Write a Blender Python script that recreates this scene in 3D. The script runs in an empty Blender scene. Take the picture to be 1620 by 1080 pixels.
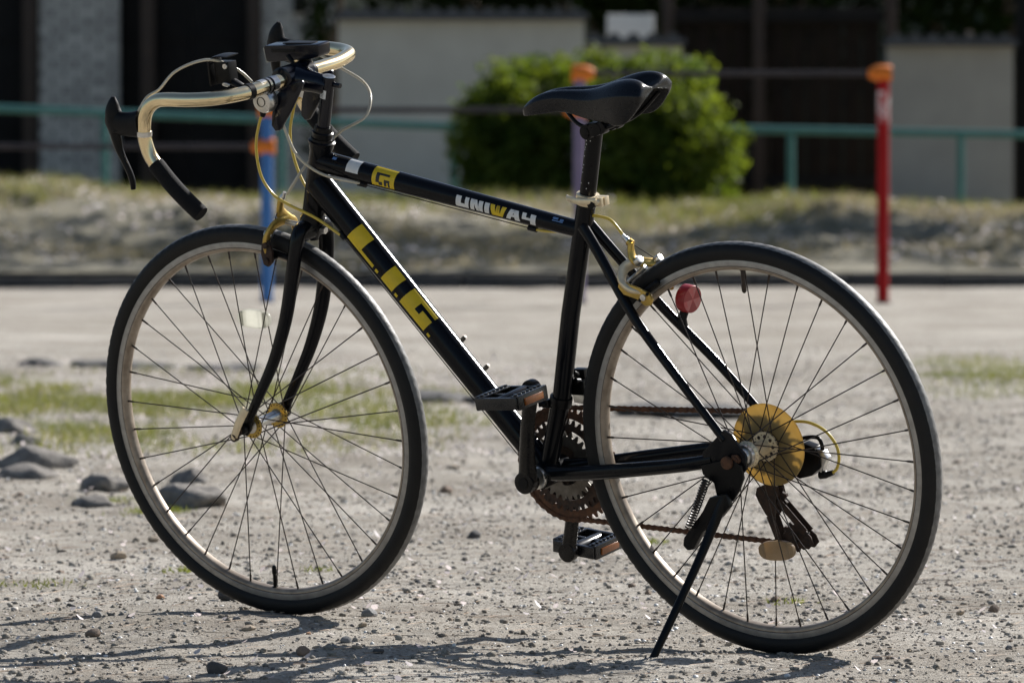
import bpy, bmesh, math, random
import numpy as np
from mathutils import Vector, Matrix

random.seed(7)
rng = np.random.default_rng(11)
R = math.radians
scene = bpy.context.scene
COL = scene.collection

# ------------------------------------------------------------------ camera
cam_data = bpy.data.cameras.new('camera')
cam = bpy.data.objects.new('camera', cam_data)
COL.objects.link(cam)
cam.location = (0, 0, 0.803)
cam.rotation_euler = (R(90 - 1.695), 0, 0)
cam_data.sensor_fit = 'HORIZONTAL'
cam_data.sensor_width = 36
cam_data.lens = 217.78
cam_data.clip_start = 0.5
cam_data.clip_end = 600
cam_data.dof.use_dof = True
cam_data.dof.focus_distance = 10.12
cam_data.dof.aperture_fstop = 9.5
cam_data.dof.aperture_blades = 7
scene.camera = cam

# ------------------------------------------------------------------ sky, sun, exposure
SUN = Vector((0.98, 1.02, 0.98)).normalized()
world = bpy.data.worlds.new('World')
scene.world = world
world.use_nodes = True
wn = world.node_tree
bg = wn.nodes['Background']
sky = wn.nodes.new('ShaderNodeTexSky')
sky.sky_type = 'NISHITA'
sky.sun_disc = False
sky.sun_elevation = math.asin(SUN.z)
sky.sun_rotation = math.atan2(SUN.x, SUN.y)
wn.links.new(sky.outputs[0], bg.inputs[0])
bg.inputs[1].default_value = 0.060
sd = bpy.data.lights.new('sun', 'SUN')
sd.energy = 5.0
sd.angle = R(0.5)
sd.color = (1.0, 0.965, 0.92)
sun = bpy.data.objects.new('sun', sd)
COL.objects.link(sun)
sun.rotation_euler = (-SUN).to_track_quat('-Z', 'Y').to_euler()
scene.view_settings.view_transform = 'Standard'
scene.view_settings.look = 'None'
scene.view_settings.exposure = 0.70
scene.view_settings.gamma = 1
scene.view_settings.use_curve_mapping = False

# ------------------------------------------------------------------ materials
MATS = {}

def mat(name, color, rough=0.5, metal=0.0, var=0.0, scale=30.0, bump=0.0, bscale=80.0,
        color2=None, spec=0.5, coat=0.0, detail=4.0, trans=0.0, alpha=1.0, subsurf=0.0,
        rvar=0.0, thresh=None):
    m = bpy.data.materials.new(name)
    m.use_nodes = True
    nt = m.node_tree
    b = nt.nodes['Principled BSDF']
    c = (*color, 1)
    b.inputs['Base Color'].default_value = c
    b.inputs['Roughness'].default_value = rough
    b.inputs['Metallic'].default_value = metal
    b.inputs['Specular IOR Level'].default_value = spec
    b.inputs['Coat Weight'].default_value = coat
    b.inputs['Coat Roughness'].default_value = 0.12
    b.inputs['Transmission Weight'].default_value = trans
    tc = None
    if var or color2 or bump or rvar:
        tc = nt.nodes.new('ShaderNodeTexCoord')
    if var or color2 or rvar:
        n = nt.nodes.new('ShaderNodeTexNoise')
        n.inputs['Scale'].default_value = scale
        n.inputs['Detail'].default_value = detail
        n.inputs['Roughness'].default_value = 0.6
        nt.links.new(tc.outputs['Object'], n.inputs['Vector'])
        if var or color2:
            ramp = nt.nodes.new('ShaderNodeValToRGB')
            lo, hi = thresh or (0.3, 0.7)
            ramp.color_ramp.elements[0].position = lo
            ramp.color_ramp.elements[1].position = hi
            c2 = color2 or tuple(min(1, x * (1 + var)) for x in color)
            c1 = color if color2 else tuple(x * (1 - var) for x in color)
            ramp.color_ramp.elements[0].color = (*c1, 1)
            ramp.color_ramp.elements[1].color = (*c2, 1)
            nt.links.new(n.outputs['Fac'], ramp.inputs['Fac'])
            nt.links.new(ramp.outputs['Color'], b.inputs['Base Color'])
        if rvar:
            mr = nt.nodes.new('ShaderNodeMapRange')
            mr.inputs['To Min'].default_value = max(0.02, rough - rvar)
            mr.inputs['To Max'].default_value = min(1, rough + rvar)
            nt.links.new(n.outputs['Fac'], mr.inputs['Value'])
            nt.links.new(mr.outputs['Result'], b.inputs['Roughness'])
    if bump:
        n2 = nt.nodes.new('ShaderNodeTexNoise')
        n2.inputs['Scale'].default_value = bscale
        n2.inputs['Detail'].default_value = 5
        nt.links.new(tc.outputs['Object'], n2.inputs['Vector'])
        bp = nt.nodes.new('ShaderNodeBump')
        bp.inputs['Strength'].default_value = bump
        bp.inputs['Distance'].default_value = 0.004
        nt.links.new(n2.outputs['Fac'], bp.inputs['Height'])
        nt.links.new(bp.outputs['Normal'], b.inputs['Normal'])
    MATS[name] = m
    return m

mat('black_paint', (0.003, 0.0034, 0.005), 0.15, color2=(0.007, 0.0075, 0.009), rvar=0.05, scale=14, spec=0.16, detail=8)
mat('black_metal', (0.004, 0.004, 0.0045), 0.3, var=0.3, scale=60, rvar=0.1, spec=0.17)
mat('black_plastic', (0.006, 0.006, 0.0065), 0.42, var=0.25, scale=90, rvar=0.1, spec=0.18)
mat('rubber_hood', (0.0045, 0.0045, 0.005), 0.5, var=0.3, scale=120, bump=0.15, bscale=900, spec=0.18)
mat('foam_grip', (0.006, 0.006, 0.0065), 0.8, var=0.3, scale=150, bump=0.35, bscale=700, spec=0.2)
mat('tyre_rubber', (0.005, 0.005, 0.0055), 0.6, color2=(0.010, 0.0095, 0.009), scale=22, bump=0.2, bscale=500, spec=0.28)
mat('tyre_tread', (0.09, 0.088, 0.086), 0.5, color2=(0.21, 0.205, 0.195), scale=60, bump=0.2, bscale=500, spec=0.4)
mat('rim_alloy', (0.26, 0.247, 0.228), 0.40, metal=0.5, color2=(0.40, 0.38, 0.35), scale=60, detail=8, rvar=0.1)
mat('rim_bronze', (0.19, 0.145, 0.105), 0.42, metal=0.3, color2=(0.40, 0.33, 0.255), scale=38, detail=8, rvar=0.12)
mat('bar_alloy', (0.80, 0.66, 0.41), 0.19, metal=1.0, var=0.06, scale=25, rvar=0.06)
mat('gold_anodised', (0.50, 0.34, 0.085), 0.34, metal=0.75, var=0.15, scale=60, rvar=0.1)
mat('gold_pale', (0.74, 0.62, 0.42), 0.38, metal=0.45, var=0.12, scale=60)
mat('gold_disc', (0.54, 0.44, 0.23), 0.42, metal=0.35, color2=(0.42, 0.33, 0.16), scale=30, detail=7)
mat('silver_dull', (0.075, 0.062, 0.05), 0.45, metal=0.6, color2=(0.17, 0.155, 0.135), scale=60, rvar=0.1)
mat('silver', (0.62, 0.61, 0.58), 0.3, metal=0.95, var=0.12, scale=80, rvar=0.1)
mat('steel_spoke', (0.022, 0.019, 0.017), 0.42, metal=0.4, color2=(0.045, 0.03, 0.022), scale=40)
mat('rust', (0.05, 0.022, 0.012), 0.75, metal=0.15, color2=(0.13, 0.055, 0.023), scale=110, bump=0.4, bscale=600)
mat('rust_dark', (0.012, 0.008, 0.0065), 0.7, metal=0.2, color2=(0.055, 0.026, 0.014), scale=120, bump=0.3, bscale=600)
mat('cable_white', (0.55, 0.52, 0.44), 0.35, color2=(0.45, 0.38, 0.24), scale=12, coat=0.2)
mat('cable_yellow', (0.62, 0.44, 0.04), 0.35, color2=(0.54, 0.40, 0.07), scale=14, coat=0.2)
mat('decal_yellow', (0.66, 0.46, 0.006), 0.45, var=0.08, scale=60)
mat('decal_white', (0.66, 0.66, 0.64), 0.42, var=0.06, scale=60)
mat('decal_black', (0.012, 0.012, 0.014), 0.4, var=0.1, scale=60)
mat('decal_blue', (0.12, 0.22, 0.42), 0.4, var=0.1, scale=60)
mat('amber_lens', (0.20, 0.055, 0.003), 0.3, var=0.25, scale=300, coat=0.4)
mat('red_lens', (0.52, 0.03, 0.035), 0.28, color2=(0.42, 0.14, 0.13), scale=70, coat=0.5)
mat('red_case', (0.30, 0.012, 0.016), 0.35, var=0.15, scale=60, coat=0.3)
mat('oval_clear', (0.54, 0.535, 0.50), 0.25, color2=(0.62, 0.615, 0.58), scale=40, coat=0.4)
mat('oval_aged', (0.48, 0.35, 0.20), 0.32, color2=(0.56, 0.43, 0.28), scale=40, coat=0.4)
mat('navy_plastic', (0.002, 0.003, 0.008), 0.2, var=0.2, scale=40, spec=0.35)
mat('vinyl', (0.004, 0.0045, 0.006), 0.27, var=0.25, scale=60, bump=0.12, bscale=700, rvar=0.08, spec=0.32)
mat('pedal_plastic', (0.008, 0.0085, 0.010), 0.26, var=0.3, scale=80, rvar=0.12)
mat('crank_paint', (0.008, 0.007, 0.0065), 0.26, var=0.4, scale=50, rvar=0.08, spec=0.25)

# ground and rocks
def ground_material():
    m = bpy.data.materials.new('sand')
    m.use_nodes = True
    nt = m.node_tree
    b = nt.nodes['Principled BSDF']
    b.inputs['Roughness'].default_value = 0.92
    b.inputs['Specular IOR Level'].default_value = 0.2
    tc = nt.nodes.new('ShaderNodeTexCoord')
    def noise(scale, detail, rough=0.6, vec=None):
        n = nt.nodes.new('ShaderNodeTexNoise')
        n.inputs['Scale'].default_value = scale
        n.inputs['Detail'].default_value = detail
        n.inputs['Roughness'].default_value = rough
        nt.links.new(vec or tc.outputs['Object'], n.inputs['Vector'])
        return n
    def ramp(src, stops):
        r = nt.nodes.new('ShaderNodeValToRGB')
        while len(r.color_ramp.elements) < len(stops):
            r.color_ramp.elements.new(0.5)
        for e, (p, c) in zip(r.color_ramp.elements, stops):
            e.position = p
            e.color = (*c, 1)
        nt.links.new(src, r.inputs['Fac'])
        return r
    def mix(kind, fac, a, c):
        x = nt.nodes.new('ShaderNodeMix')
        x.data_type = 'RGBA'
        x.blend_type = kind
        if isinstance(fac, float):
            x.inputs[0].default_value = fac
        else:
            nt.links.new(fac, x.inputs[0])
        nt.links.new(a, x.inputs[6])
        if isinstance(c, tuple):
            x.inputs[7].default_value = (*c, 1)
        else:
            nt.links.new(c, x.inputs[7])
        return x.outputs[2]
    big = noise(1.1, 4)
    base = ramp(big.outputs['Fac'], [(0.30, (0.32, 0.29, 0.245)), (0.52, (0.44, 0.412, 0.364)), (0.72, (0.56, 0.53, 0.478))]).outputs['Color']
    fine = noise(160, 3, 0.7)
    grain = ramp(fine.outputs['Fac'], [(0.32, (0.34, 0.31, 0.29)), (0.47, (0.90, 0.88, 0.86)), (0.60, (1.05, 1.04, 1.03)), (0.74, (1.35, 1.34, 1.33))]).outputs['Color']
    col = mix('MULTIPLY', 0.9, base, grain)
    mid = noise(24, 5, 0.65)
    patch = ramp(mid.outputs['Fac'], [(0.36, (0.55, 0.51, 0.48)), (0.50, (0.95, 0.95, 0.95)), (0.66, (1.1, 1.1, 1.1))]).outputs['Color']
    col = mix('MULTIPLY', 0.6, col, patch)
    loose = noise(3.3, 6, 0.6)
    tone = ramp(loose.outputs['Fac'], [(0.34, (0.74, 0.71, 0.68)), (0.5, (0.96, 0.96, 0.95)), (0.66, (1.16, 1.16, 1.15))]).outputs['Color']
    col = mix('MULTIPLY', 0.75, col, tone)
    nt.links.new(col, b.inputs['Base Color'])
    bn = noise(220, 4, 0.7)
    bp = nt.nodes.new('ShaderNodeBump')
    bp.inputs['Strength'].default_value = 1.0
    bp.inputs['Distance'].default_value = 0.006
    nt.links.new(bn.outputs['Fac'], bp.inputs['Height'])
    nt.links.new(bp.outputs['Normal'], b.inputs['Normal'])
    MATS['sand'] = m
ground_material()
mat('stone_grey', (0.16, 0.16, 0.165), 0.85, color2=(0.30, 0.29, 0.28), scale=60, bump=0.4, bscale=200)
mat('stone_tan', (0.30, 0.23, 0.16), 0.85, color2=(0.46, 0.38, 0.29), scale=70, bump=0.4, bscale=200)
mat('stone_brown', (0.17, 0.12, 0.085), 0.85, color2=(0.28, 0.21, 0.16), scale=70, bump=0.4, bscale=200)
mat('stone_dark', (0.05, 0.048, 0.05), 0.85, color2=(0.12, 0.115, 0.11), scale=60, bump=0.4, bscale=200)
mat('stone_rust', (0.36, 0.17, 0.09), 0.85, color2=(0.5, 0.3, 0.18), scale=70, bump=0.3, bscale=200)
mat('boulder', (0.11, 0.102, 0.094), 0.95, color2=(0.26, 0.242, 0.22), scale=2.2, bump=1.0, bscale=9, detail=9, spec=0.15)
mat('boulder_dark', (0.075, 0.072, 0.07), 0.9, color2=(0.14, 0.135, 0.13), scale=16, bump=0.6, bscale=60)
mat('gravel_mix', (0.20, 0.18, 0.16), 0.85, color2=(0.52, 0.48, 0.43), scale=9, detail=2)
mat('gravel_brown', (0.17, 0.135, 0.105), 0.85, color2=(0.34, 0.28, 0.22), scale=11, detail=2)
mat('gravel_white', (0.62, 0.61, 0.59), 0.35, color2=(0.8, 0.79, 0.77), scale=11, detail=2)
mat('gravel_dark', (0.09, 0.085, 0.08), 0.85, color2=(0.22, 0.19, 0.17), scale=11, detail=2)
mat('petal', (0.78, 0.70, 0.70), 0.6, color2=(0.85, 0.80, 0.79), scale=10)
mat('needle', (0.28, 0.17, 0.10), 0.7, color2=(0.42, 0.32, 0.22), scale=6)
mat('grass_blade', (0.08, 0.115, 0.028), 0.6, color2=(0.21, 0.215, 0.085), scale=3.5, detail=3)
mat('grass_dry', (0.24, 0.21, 0.13), 0.75, color2=(0.36, 0.32, 0.22), scale=2.5, detail=3)
mat('weed', (0.09, 0.12, 0.03), 0.6, color2=(0.17, 0.19, 0.06), scale=40)
mat('bank_soil', (0.075, 0.07, 0.042), 0.95, color2=(0.25, 0.225, 0.16), scale=3.0, detail=8, bump=0.8, bscale=14)
mat('kerb_stone', (0.03, 0.03, 0.03), 0.9, color2=(0.085, 0.08, 0.075), scale=12, bump=0.4, bscale=60)
mat('paint_blue', (0.02, 0.12, 0.36), 0.45, color2=(0.03, 0.16, 0.42), scale=9)
mat('paint_purple', (0.15, 0.11, 0.20), 0.5, color2=(0.20, 0.16, 0.25), scale=9)
mat('paint_red', (0.27, 0.006, 0.008), 0.7, spec=0.15, color2=(0.34, 0.012, 0.012), scale=9)
mat('paint_worn', (0.40, 0.06, 0.06), 0.6, color2=(0.62, 0.56, 0.54), scale=16, thresh=(0.42, 0.52))
mat('paint_orange', (0.62, 0.15, 0.015), 0.6, spec=0.2, color2=(0.70, 0.20, 0.03), scale=12)
mat('bar_steel', (0.028, 0.026, 0.030), 0.6, metal=0.2, spec=0.2, color2=(0.05, 0.043, 0.045), scale=8)
mat('paint_teal', (0.045, 0.17, 0.16), 0.5, color2=(0.07, 0.22, 0.20), scale=7)
mat('plaster', (0.50, 0.47, 0.42), 0.9, color2=(0.60, 0.57, 0.51), scale=2.5, detail=8, bump=0.2, bscale=40)
mat('plaster_shaded', (0.34, 0.315, 0.285), 0.9, color2=(0.42, 0.39, 0.35), scale=2.5, detail=8, bump=0.2, bscale=40)  # right wall section: cream plaster with tree shade put into its colour
mat('plaster_pale', (0.46, 0.44, 0.40), 0.9, color2=(0.53, 0.51, 0.46), scale=2.5, detail=8)
mat('roof_tile', (0.03, 0.032, 0.042), 0.22, color2=(0.06, 0.062, 0.075), scale=9)
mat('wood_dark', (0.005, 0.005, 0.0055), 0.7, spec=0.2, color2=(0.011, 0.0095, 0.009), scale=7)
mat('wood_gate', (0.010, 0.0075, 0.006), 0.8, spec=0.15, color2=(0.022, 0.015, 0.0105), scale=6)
mat('wood_brown', (0.026, 0.015, 0.010), 0.65, color2=(0.042, 0.024, 0.015), scale=7)
mat('white_metal', (0.70, 0.69, 0.66), 0.5, var=0.06, scale=6)
mat('leaf_bush', (0.022, 0.052, 0.009), 0.6, color2=(0.125, 0.160, 0.030), scale=4.0, detail=5)
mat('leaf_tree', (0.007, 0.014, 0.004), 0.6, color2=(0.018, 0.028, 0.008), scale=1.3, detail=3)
mat('bark', (0.06, 0.045, 0.032), 0.9, color2=(0.11, 0.085, 0.06), scale=9, bump=0.6, bscale=30)
mat('hill_soil', (0.012, 0.018, 0.008), 0.95, color2=(0.03, 0.042, 0.018), scale=0.5)

def leafy(name, amount, tint):
    # thin leaves let light through: mix in a translucent lobe
    nt = MATS[name].node_tree
    b = nt.nodes['Principled BSDF']
    b.inputs['Specular IOR Level'].default_value = 0.25
    out = nt.nodes['Material Output']
    tr = nt.nodes.new('ShaderNodeBsdfTranslucent')
    src = b.inputs['Base Color'].links[0].from_socket
    mx = nt.nodes.new('ShaderNodeMix')
    mx.data_type = 'RGBA'
    mx.blend_type = 'MULTIPLY'
    mx.inputs[0].default_value = 1.0
    mx.inputs[7].default_value = (*tint, 1)
    nt.links.new(src, mx.inputs[6])
    nt.links.new(mx.outputs[2], tr.inputs['Color'])
    ms = nt.nodes.new('ShaderNodeMixShader')
    ms.inputs[0].default_value = amount
    nt.links.new(b.outputs[0], ms.inputs[1])
    nt.links.new(tr.outputs[0], ms.inputs[2])
    nt.links.new(ms.outputs[0], out.inputs['Surface'])
leafy('leaf_bush', 0.5, (2.2, 2.05, 0.8))
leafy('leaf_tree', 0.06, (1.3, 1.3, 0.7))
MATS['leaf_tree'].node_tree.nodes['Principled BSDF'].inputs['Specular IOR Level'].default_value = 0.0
leafy('grass_blade', 0.45, (1.5, 1.4, 0.9))
leafy('grass_dry', 0.45, (1.2, 1.15, 1.0))
leafy('weed', 0.45, (1.6, 1.5, 0.7))
leafy('petal', 0.4, (1.0, 0.97, 0.97))

leafy('gold_disc', 0.6, (1.1, 1.04, 0.9))
leafy('oval_clear', 0.6, (1.1, 1.1, 1.05))
MATS['oval_clear'].node_tree.nodes['Principled BSDF'].inputs['Alpha'].default_value = 0.55
leafy('oval_aged', 0.5, (1.05, 1.0, 0.9))
MATS['leaf_bush'].node_tree.nodes['Principled BSDF'].inputs['Specular IOR Level'].default_value = 0.1

def brick_material():
    m = bpy.data.materials.new('brick_pale')
    m.use_nodes = True
    nt = m.node_tree
    b = nt.nodes['Principled BSDF']
    b.inputs['Roughness'].default_value = 0.85
    tc = nt.nodes.new('ShaderNodeTexCoord')
    mp = nt.nodes.new('ShaderNodeMapping')
    mp.inputs['Rotation'].default_value = (R(-90), 0, 0)
    br = nt.nodes.new('ShaderNodeTexBrick')
    br.inputs['Scale'].default_value = 1.0
    br.inputs['Brick Width'].default_value = 0.20
    br.inputs['Row Height'].default_value = 0.075
    br.inputs['Mortar Size'].default_value = 0.009
    br.inputs['Color1'].default_value = (0.36, 0.355, 0.34, 1)
    br.inputs['Color2'].default_value = (0.56, 0.55, 0.52, 1)
    br.inputs['Mortar'].default_value = (0.14, 0.135, 0.125, 1)
    nt.links.new(tc.outputs['Object'], mp.inputs['Vector'])
    nt.links.new(mp.outputs['Vector'], br.inputs['Vector'])
    nt.links.new(br.outputs['Color'], b.inputs['Base Color'])
    MATS['brick_pale'] = m
brick_material()

# ------------------------------------------------------------------ mesh helpers
def V(*a):
    return np.array(a, float)

class MB:
    """collects primitives that become ONE mesh object"""
    def __init__(self):
        self.v, self.f, self.m = [], [], []
        self.slot = 0
    def add(self, verts, faces):
        o = len(self.v)
        self.v += [tuple(map(float, p)) for p in verts]
        self.f += [tuple(i + o for i in f) for f in faces]
        self.m += [self.slot] * len(faces)
        return self
    def tube(self, pts, rad, seg=12, caps=True, ref=(0, 1, 0)):
        """sweep; rad = scalar, list, or list of (a, b): a across ref, b along ref"""
        pts = np.asarray(pts, float)
        n = len(pts)
        if np.isscalar(rad):
            rad = [rad] * n
        rad = [(r, r) if np.isscalar(r) else r for r in rad]
        t = np.gradient(pts, axis=0)
        t /= np.linalg.norm(t, axis=1)[:, None]
        ref = np.asarray(ref, float)
        if abs(ref @ t[0]) > 0.95:
            ref = V(0, 0, 1) if abs(t[0][2]) < 0.9 else V(1, 0, 0)
        b = ref - t[0] * (ref @ t[0])
        vs, fs = [], []
        for i in range(n):
            b = b - t[i] * (b @ t[i])
            b /= np.linalg.norm(b)
            a = np.cross(t[i], b)
            for k in range(seg):
                th = 2 * math.pi * k / seg
                vs.append(pts[i] + a * (math.cos(th) * rad[i][0]) + b * (math.sin(th) * rad[i][1]))
        for i in range(n - 1):
            for k in range(seg):
                k2 = (k + 1) % seg
                fs.append((i * seg + k, i * seg + k2, (i + 1) * seg + k2, (i + 1) * seg + k))
        if caps:
            fs.append(tuple(range(seg))[::-1])
            fs.append(tuple((n - 1) * seg + k for k in range(seg)))
        return self.add(vs, fs)
    def cyl(self, a, b, r1, r2=None, seg=16, caps=True):
        return self.tube([a, b], [r1, r1 if r2 is None else r2], seg, caps)
    def box(self, c, size, ax=None):
        ax = np.eye(3) if ax is None else np.asarray(ax, float)
        h = np.asarray(size, float) / 2
        vs = [np.asarray(c, float) + ax.T @ (h * V(x, y, z)) for z in (-1, 1) for y in (-1, 1) for x in (-1, 1)]
        fs = [(0, 2, 3, 1), (4, 5, 7, 6), (0, 1, 5, 4), (2, 6, 7, 3), (0, 4, 6, 2), (1, 3, 7, 5)]
        return self.add(vs, fs)
    def prism(self, poly, y0, y1):
        """polygon of (x, z) extruded along y"""
        n = len(poly)
        vs = [(x, y0, z) for x, z in poly] + [(x, y1, z) for x, z in poly]
        fs = [tuple(range(n)), tuple(range(n, 2 * n))[::-1]]
        fs += [(k, k + n, (k + 1) % n + n, (k + 1) % n) for k in range(n)]
        return self.add(vs, fs)
    def lathe(self, prof, seg=64, c=(0, 0, 0), closed=False, mats=None):
        """profile of (radius, y) turned about the local y axis"""
        c = np.asarray(c, float)
        n = len(prof)
        vs = []
        for k in range(seg):
            th = 2 * math.pi * k / seg
            for r, y in prof:
                vs.append(c + V(r * math.cos(th), y, r * math.sin(th)))
        fs, ms = [], []
        for k in range(seg):
            k2 = (k + 1) % seg
            for j in range(n if closed else n - 1):
                j2 = (j + 1) % n
                fs.append((k * n + j, k * n + j2, k2 * n + j2, k2 * n + j))
                ms.append(mats[j] if mats else self.slot)
        self.add(vs, fs)
        self.m[-len(fs):] = ms
        return self
    def ball(self, c, r, seg=14, rings=8):
        c = np.asarray(c, float)
        r = V(r, r, r) if np.isscalar(r) else np.asarray(r, float)
        vs, fs = [], []
        for i in range(rings + 1):
            ph = math.pi * i / rings
            for k in range(seg):
                th = 2 * math.pi * k / seg
                vs.append(c + r * V(math.sin(ph) * math.cos(th), math.sin(ph) * math.sin(th), math.cos(ph)))
        for i in range(rings):
            for k in range(seg):
                k2 = (k + 1) % seg
                fs.append((i * seg + k, (i + 1) * seg + k, (i + 1) * seg + k2, i * seg + k2))
        return self.add(vs, fs)
    def mesh(self, name, mats, bevel=0.0, smooth=40):
        me = bpy.data.meshes.new(name)
        me.from_pydata(self.v, [], self.f)
        if isinstance(mats, str):
            mats = [mats]
        for x in mats:
            me.materials.append(MATS[x])
        if len(mats) > 1:
            me.polygons.foreach_set('material_index', self.m)
        bm = bmesh.new()
        bm.from_mesh(me)
        bmesh.ops.remove_doubles(bm, verts=bm.verts, dist=1e-6)
        bmesh.ops.recalc_face_normals(bm, faces=bm.faces)
        if bevel:
            es = [e for e in bm.edges if len(e.link_faces) == 2 and e.calc_face_angle(0) > R(35)]
            bmesh.ops.bevel(bm, geom=es, offset=bevel, segments=2, profile=0.6, affect='EDGES', clamp_overlap=True)
        bm.to_mesh(me)
        bm.free()
        if smooth:
            me.shade_smooth()
            me.set_sharp_from_angle(angle=R(smooth))
        return me
    def build(self, name, mats, parent=None, bevel=0.0, smooth=40):
        return link(name, self.mesh(name, mats, bevel, smooth), parent)

def link(name, data, parent=None):
    o = bpy.data.objects.new(name, data)
    COL.objects.link(o)
    if parent is not None:
        o.parent = parent
    return o

def tag(o, label=None, cat=None, group=None, kind=None):
    if label: o['label'] = label
    if cat: o['category'] = cat
    if group: o['group'] = group
    if kind: o['kind'] = kind
    return o

def empty(name, loc=(0, 0, 0), parent=None):
    o = bpy.data.objects.new(name, None)
    o.empty_display_size = 0.1
    COL.objects.link(o)
    o.location = loc
    if parent is not None:
        o.parent = parent
    return o

def spline(pts, per=8):
    """Catmull-Rom through 3-D points"""
    p = np.asarray(pts, float)
    p = np.vstack([2 * p[0] - p[1], p, 2 * p[-1] - p[-2]])
    out = []
    for i in range(1, len(p) - 2):
        for k in range(per):
            t = k / per
            a, b, c, d = p[i - 1], p[i], p[i + 1], p[i + 2]
            out.append(0.5 * ((2 * b) + (-a + c) * t + (2 * a - 5 * b + 4 * c - d) * t * t + (-a + 3 * b - 3 * c + d) * t ** 3))
    out.append(p[-2])
    return np.array(out)

def lerp_list(vals, n):
    return list(np.interp(np.linspace(0, 1, n), np.linspace(0, 1, len(vals)), vals))

def raw_mesh(name, verts, faces, mats, mat_idx=None, smooth=False):
    me = bpy.data.meshes.new(name)
    verts = np.asarray(verts, np.float32)
    faces = np.asarray(faces, np.int32)
    nf, k = faces.shape
    me.vertices.add(len(verts))
    me.vertices.foreach_set('co', verts.ravel())
    me.loops.add(nf * k)
    me.loops.foreach_set('vertex_index', faces.ravel())
    me.polygons.add(nf)
    me.polygons.foreach_set('loop_start', np.arange(0, nf * k, k, dtype=np.int32))
    for x in ([mats] if isinstance(mats, str) else mats):
        me.materials.append(MATS[x])
    if mat_idx is not None:
        me.polygons.foreach_set('material_index', np.asarray(mat_idx, np.int32))
    me.update(calc_edges=True)
    if smooth:
        me.shade_smooth()
    return me

def _hash(ix, iy, s):
    h = (ix * 374761393 + iy * 668265263 + s * 1442695041) & 0xffffffff
    h = ((h ^ (h >> 13)) * 1274126177) & 0xffffffff
    return ((h ^ (h >> 16)) & 0xffff) / 65535.0

def vnoise(x, y, s=0):
    x = np.asarray(x, float); y = np.asarray(y, float)
    ix, iy = np.floor(x).astype(np.int64), np.floor(y).astype(np.int64)
    fx, fy = x - ix, y - iy
    fx = fx * fx * (3 - 2 * fx); fy = fy * fy * (3 - 2 * fy)
    a, b = _hash(ix, iy, s), _hash(ix + 1, iy, s)
    c, d = _hash(ix, iy + 1, s), _hash(ix + 1, iy + 1, s)
    return (a * (1 - fx) + b * fx) * (1 - fy) + (c * (1 - fx) + d * fx) * fy - 0.5

def fbm(x, y, octs=4, s=0):
    t, a = 0, 1.0
    for k in range(octs):
        t = t + a * vnoise(x * 2 ** k, y * 2 ** k, s + k * 17)
        a *= 0.55
    return t

# ------------------------------------------------------------------ ground
def ground_z(x, y):
    x = np.asarray(x, float); y = np.asarray(y, float)
    # the sand is 2 cm higher under the front wheel than under the rear wheel
    z = 0.0225 * np.exp(-(((x + 0.46) / 0.42) ** 2 + ((y - 10.75) / 0.9) ** 2))
    far = np.clip((np.hypot(x - 0.05, (y - 10.2) * 0.5) - 0.9) / 2.0, 0, 1)
    z = z + far * 0.018 * fbm(x * 1.3, y * 0.9, 3, 5)
    z = z + (0.3 + 0.7 * far) * 0.010 * fbm(x * 4.2, y * 4.2, 2, 61)
    return z

def micro(x, y):
    return 0.0058 * fbm(x * 9, y * 9, 3, 31) + 0.0044 * fbm(x * 34, y * 34, 2, 77)

def make_ground():
    xs = np.concatenate([np.linspace(-160, -12, 12), np.linspace(-11, -1.5, 24), np.arange(-1.4, 1.4, 0.0105), np.linspace(1.5, 11, 24), np.linspace(12, 160, 12)])
    ys = np.concatenate([np.linspace(-120, -2, 10), np.linspace(0, 8.6, 18), np.arange(8.7, 12.6, 0.0125), np.linspace(12.63, 26, 190), np.linspace(26.3, 40, 50), np.linspace(44, 160, 12)])
    X, Y = np.meshgrid(xs, ys)
    Z = ground_z(X, Y)
    w = np.clip((1.6 - np.abs(X)) / 0.3, 0, 1) * np.clip((Y - 8.0) / 0.6, 0, 1) * np.clip((30 - Y) / 10, 0, 1)
    Z = Z + w * micro(X, Y)
    Z = np.where((Y > 38.6), -0.05, Z)
    ny, nx = X.shape
    vs = np.stack([X, Y, Z], -1).reshape(-1, 3)
    i = np.arange(ny - 1)[:, None] * nx + np.arange(nx - 1)[None, :]
    fs = np.stack([i, i + 1, i + nx + 1, i + nx], -1).reshape(-1, 4)
    o = link('ground', raw_mesh('ground', vs, fs, 'sand', smooth=True))
    tag(o, 'pale sandy ground of the park with fine grit', kind='structure')
make_ground()

def bank_z(x, y):
    t = np.clip((y - 38.6) / 5.4, 0, 1)
    s = t * t * (3 - 2 * t) * 0.35 + t * 0.65
    crest = 0.455 + 0.14 * np.clip(-x / 4, 0, 1)
    z = 0.09 + (crest - 0.09) * s
    back = np.clip((y - 44.2) / 1.6, 0, 1)
    z = z - back * back * (3 - 2 * back) * (z - 0.30)
    lump = np.clip(t * 3, 0, 1) * (1 - 0.7 * back)
    return z + lump * (0.13 * fbm(x * 0.9 + 4, y * 0.8, 4, 3) + 0.055 * fbm(x * 4.5, y * 4.0, 4, 9)) \
        + 0.12 * np.exp(-((x + 3.3) / .75) ** 2) * np.clip((y - 41.3) / .35, 0, 1) * np.clip((44.6 - y) / 2.0, 0, 1)

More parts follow.
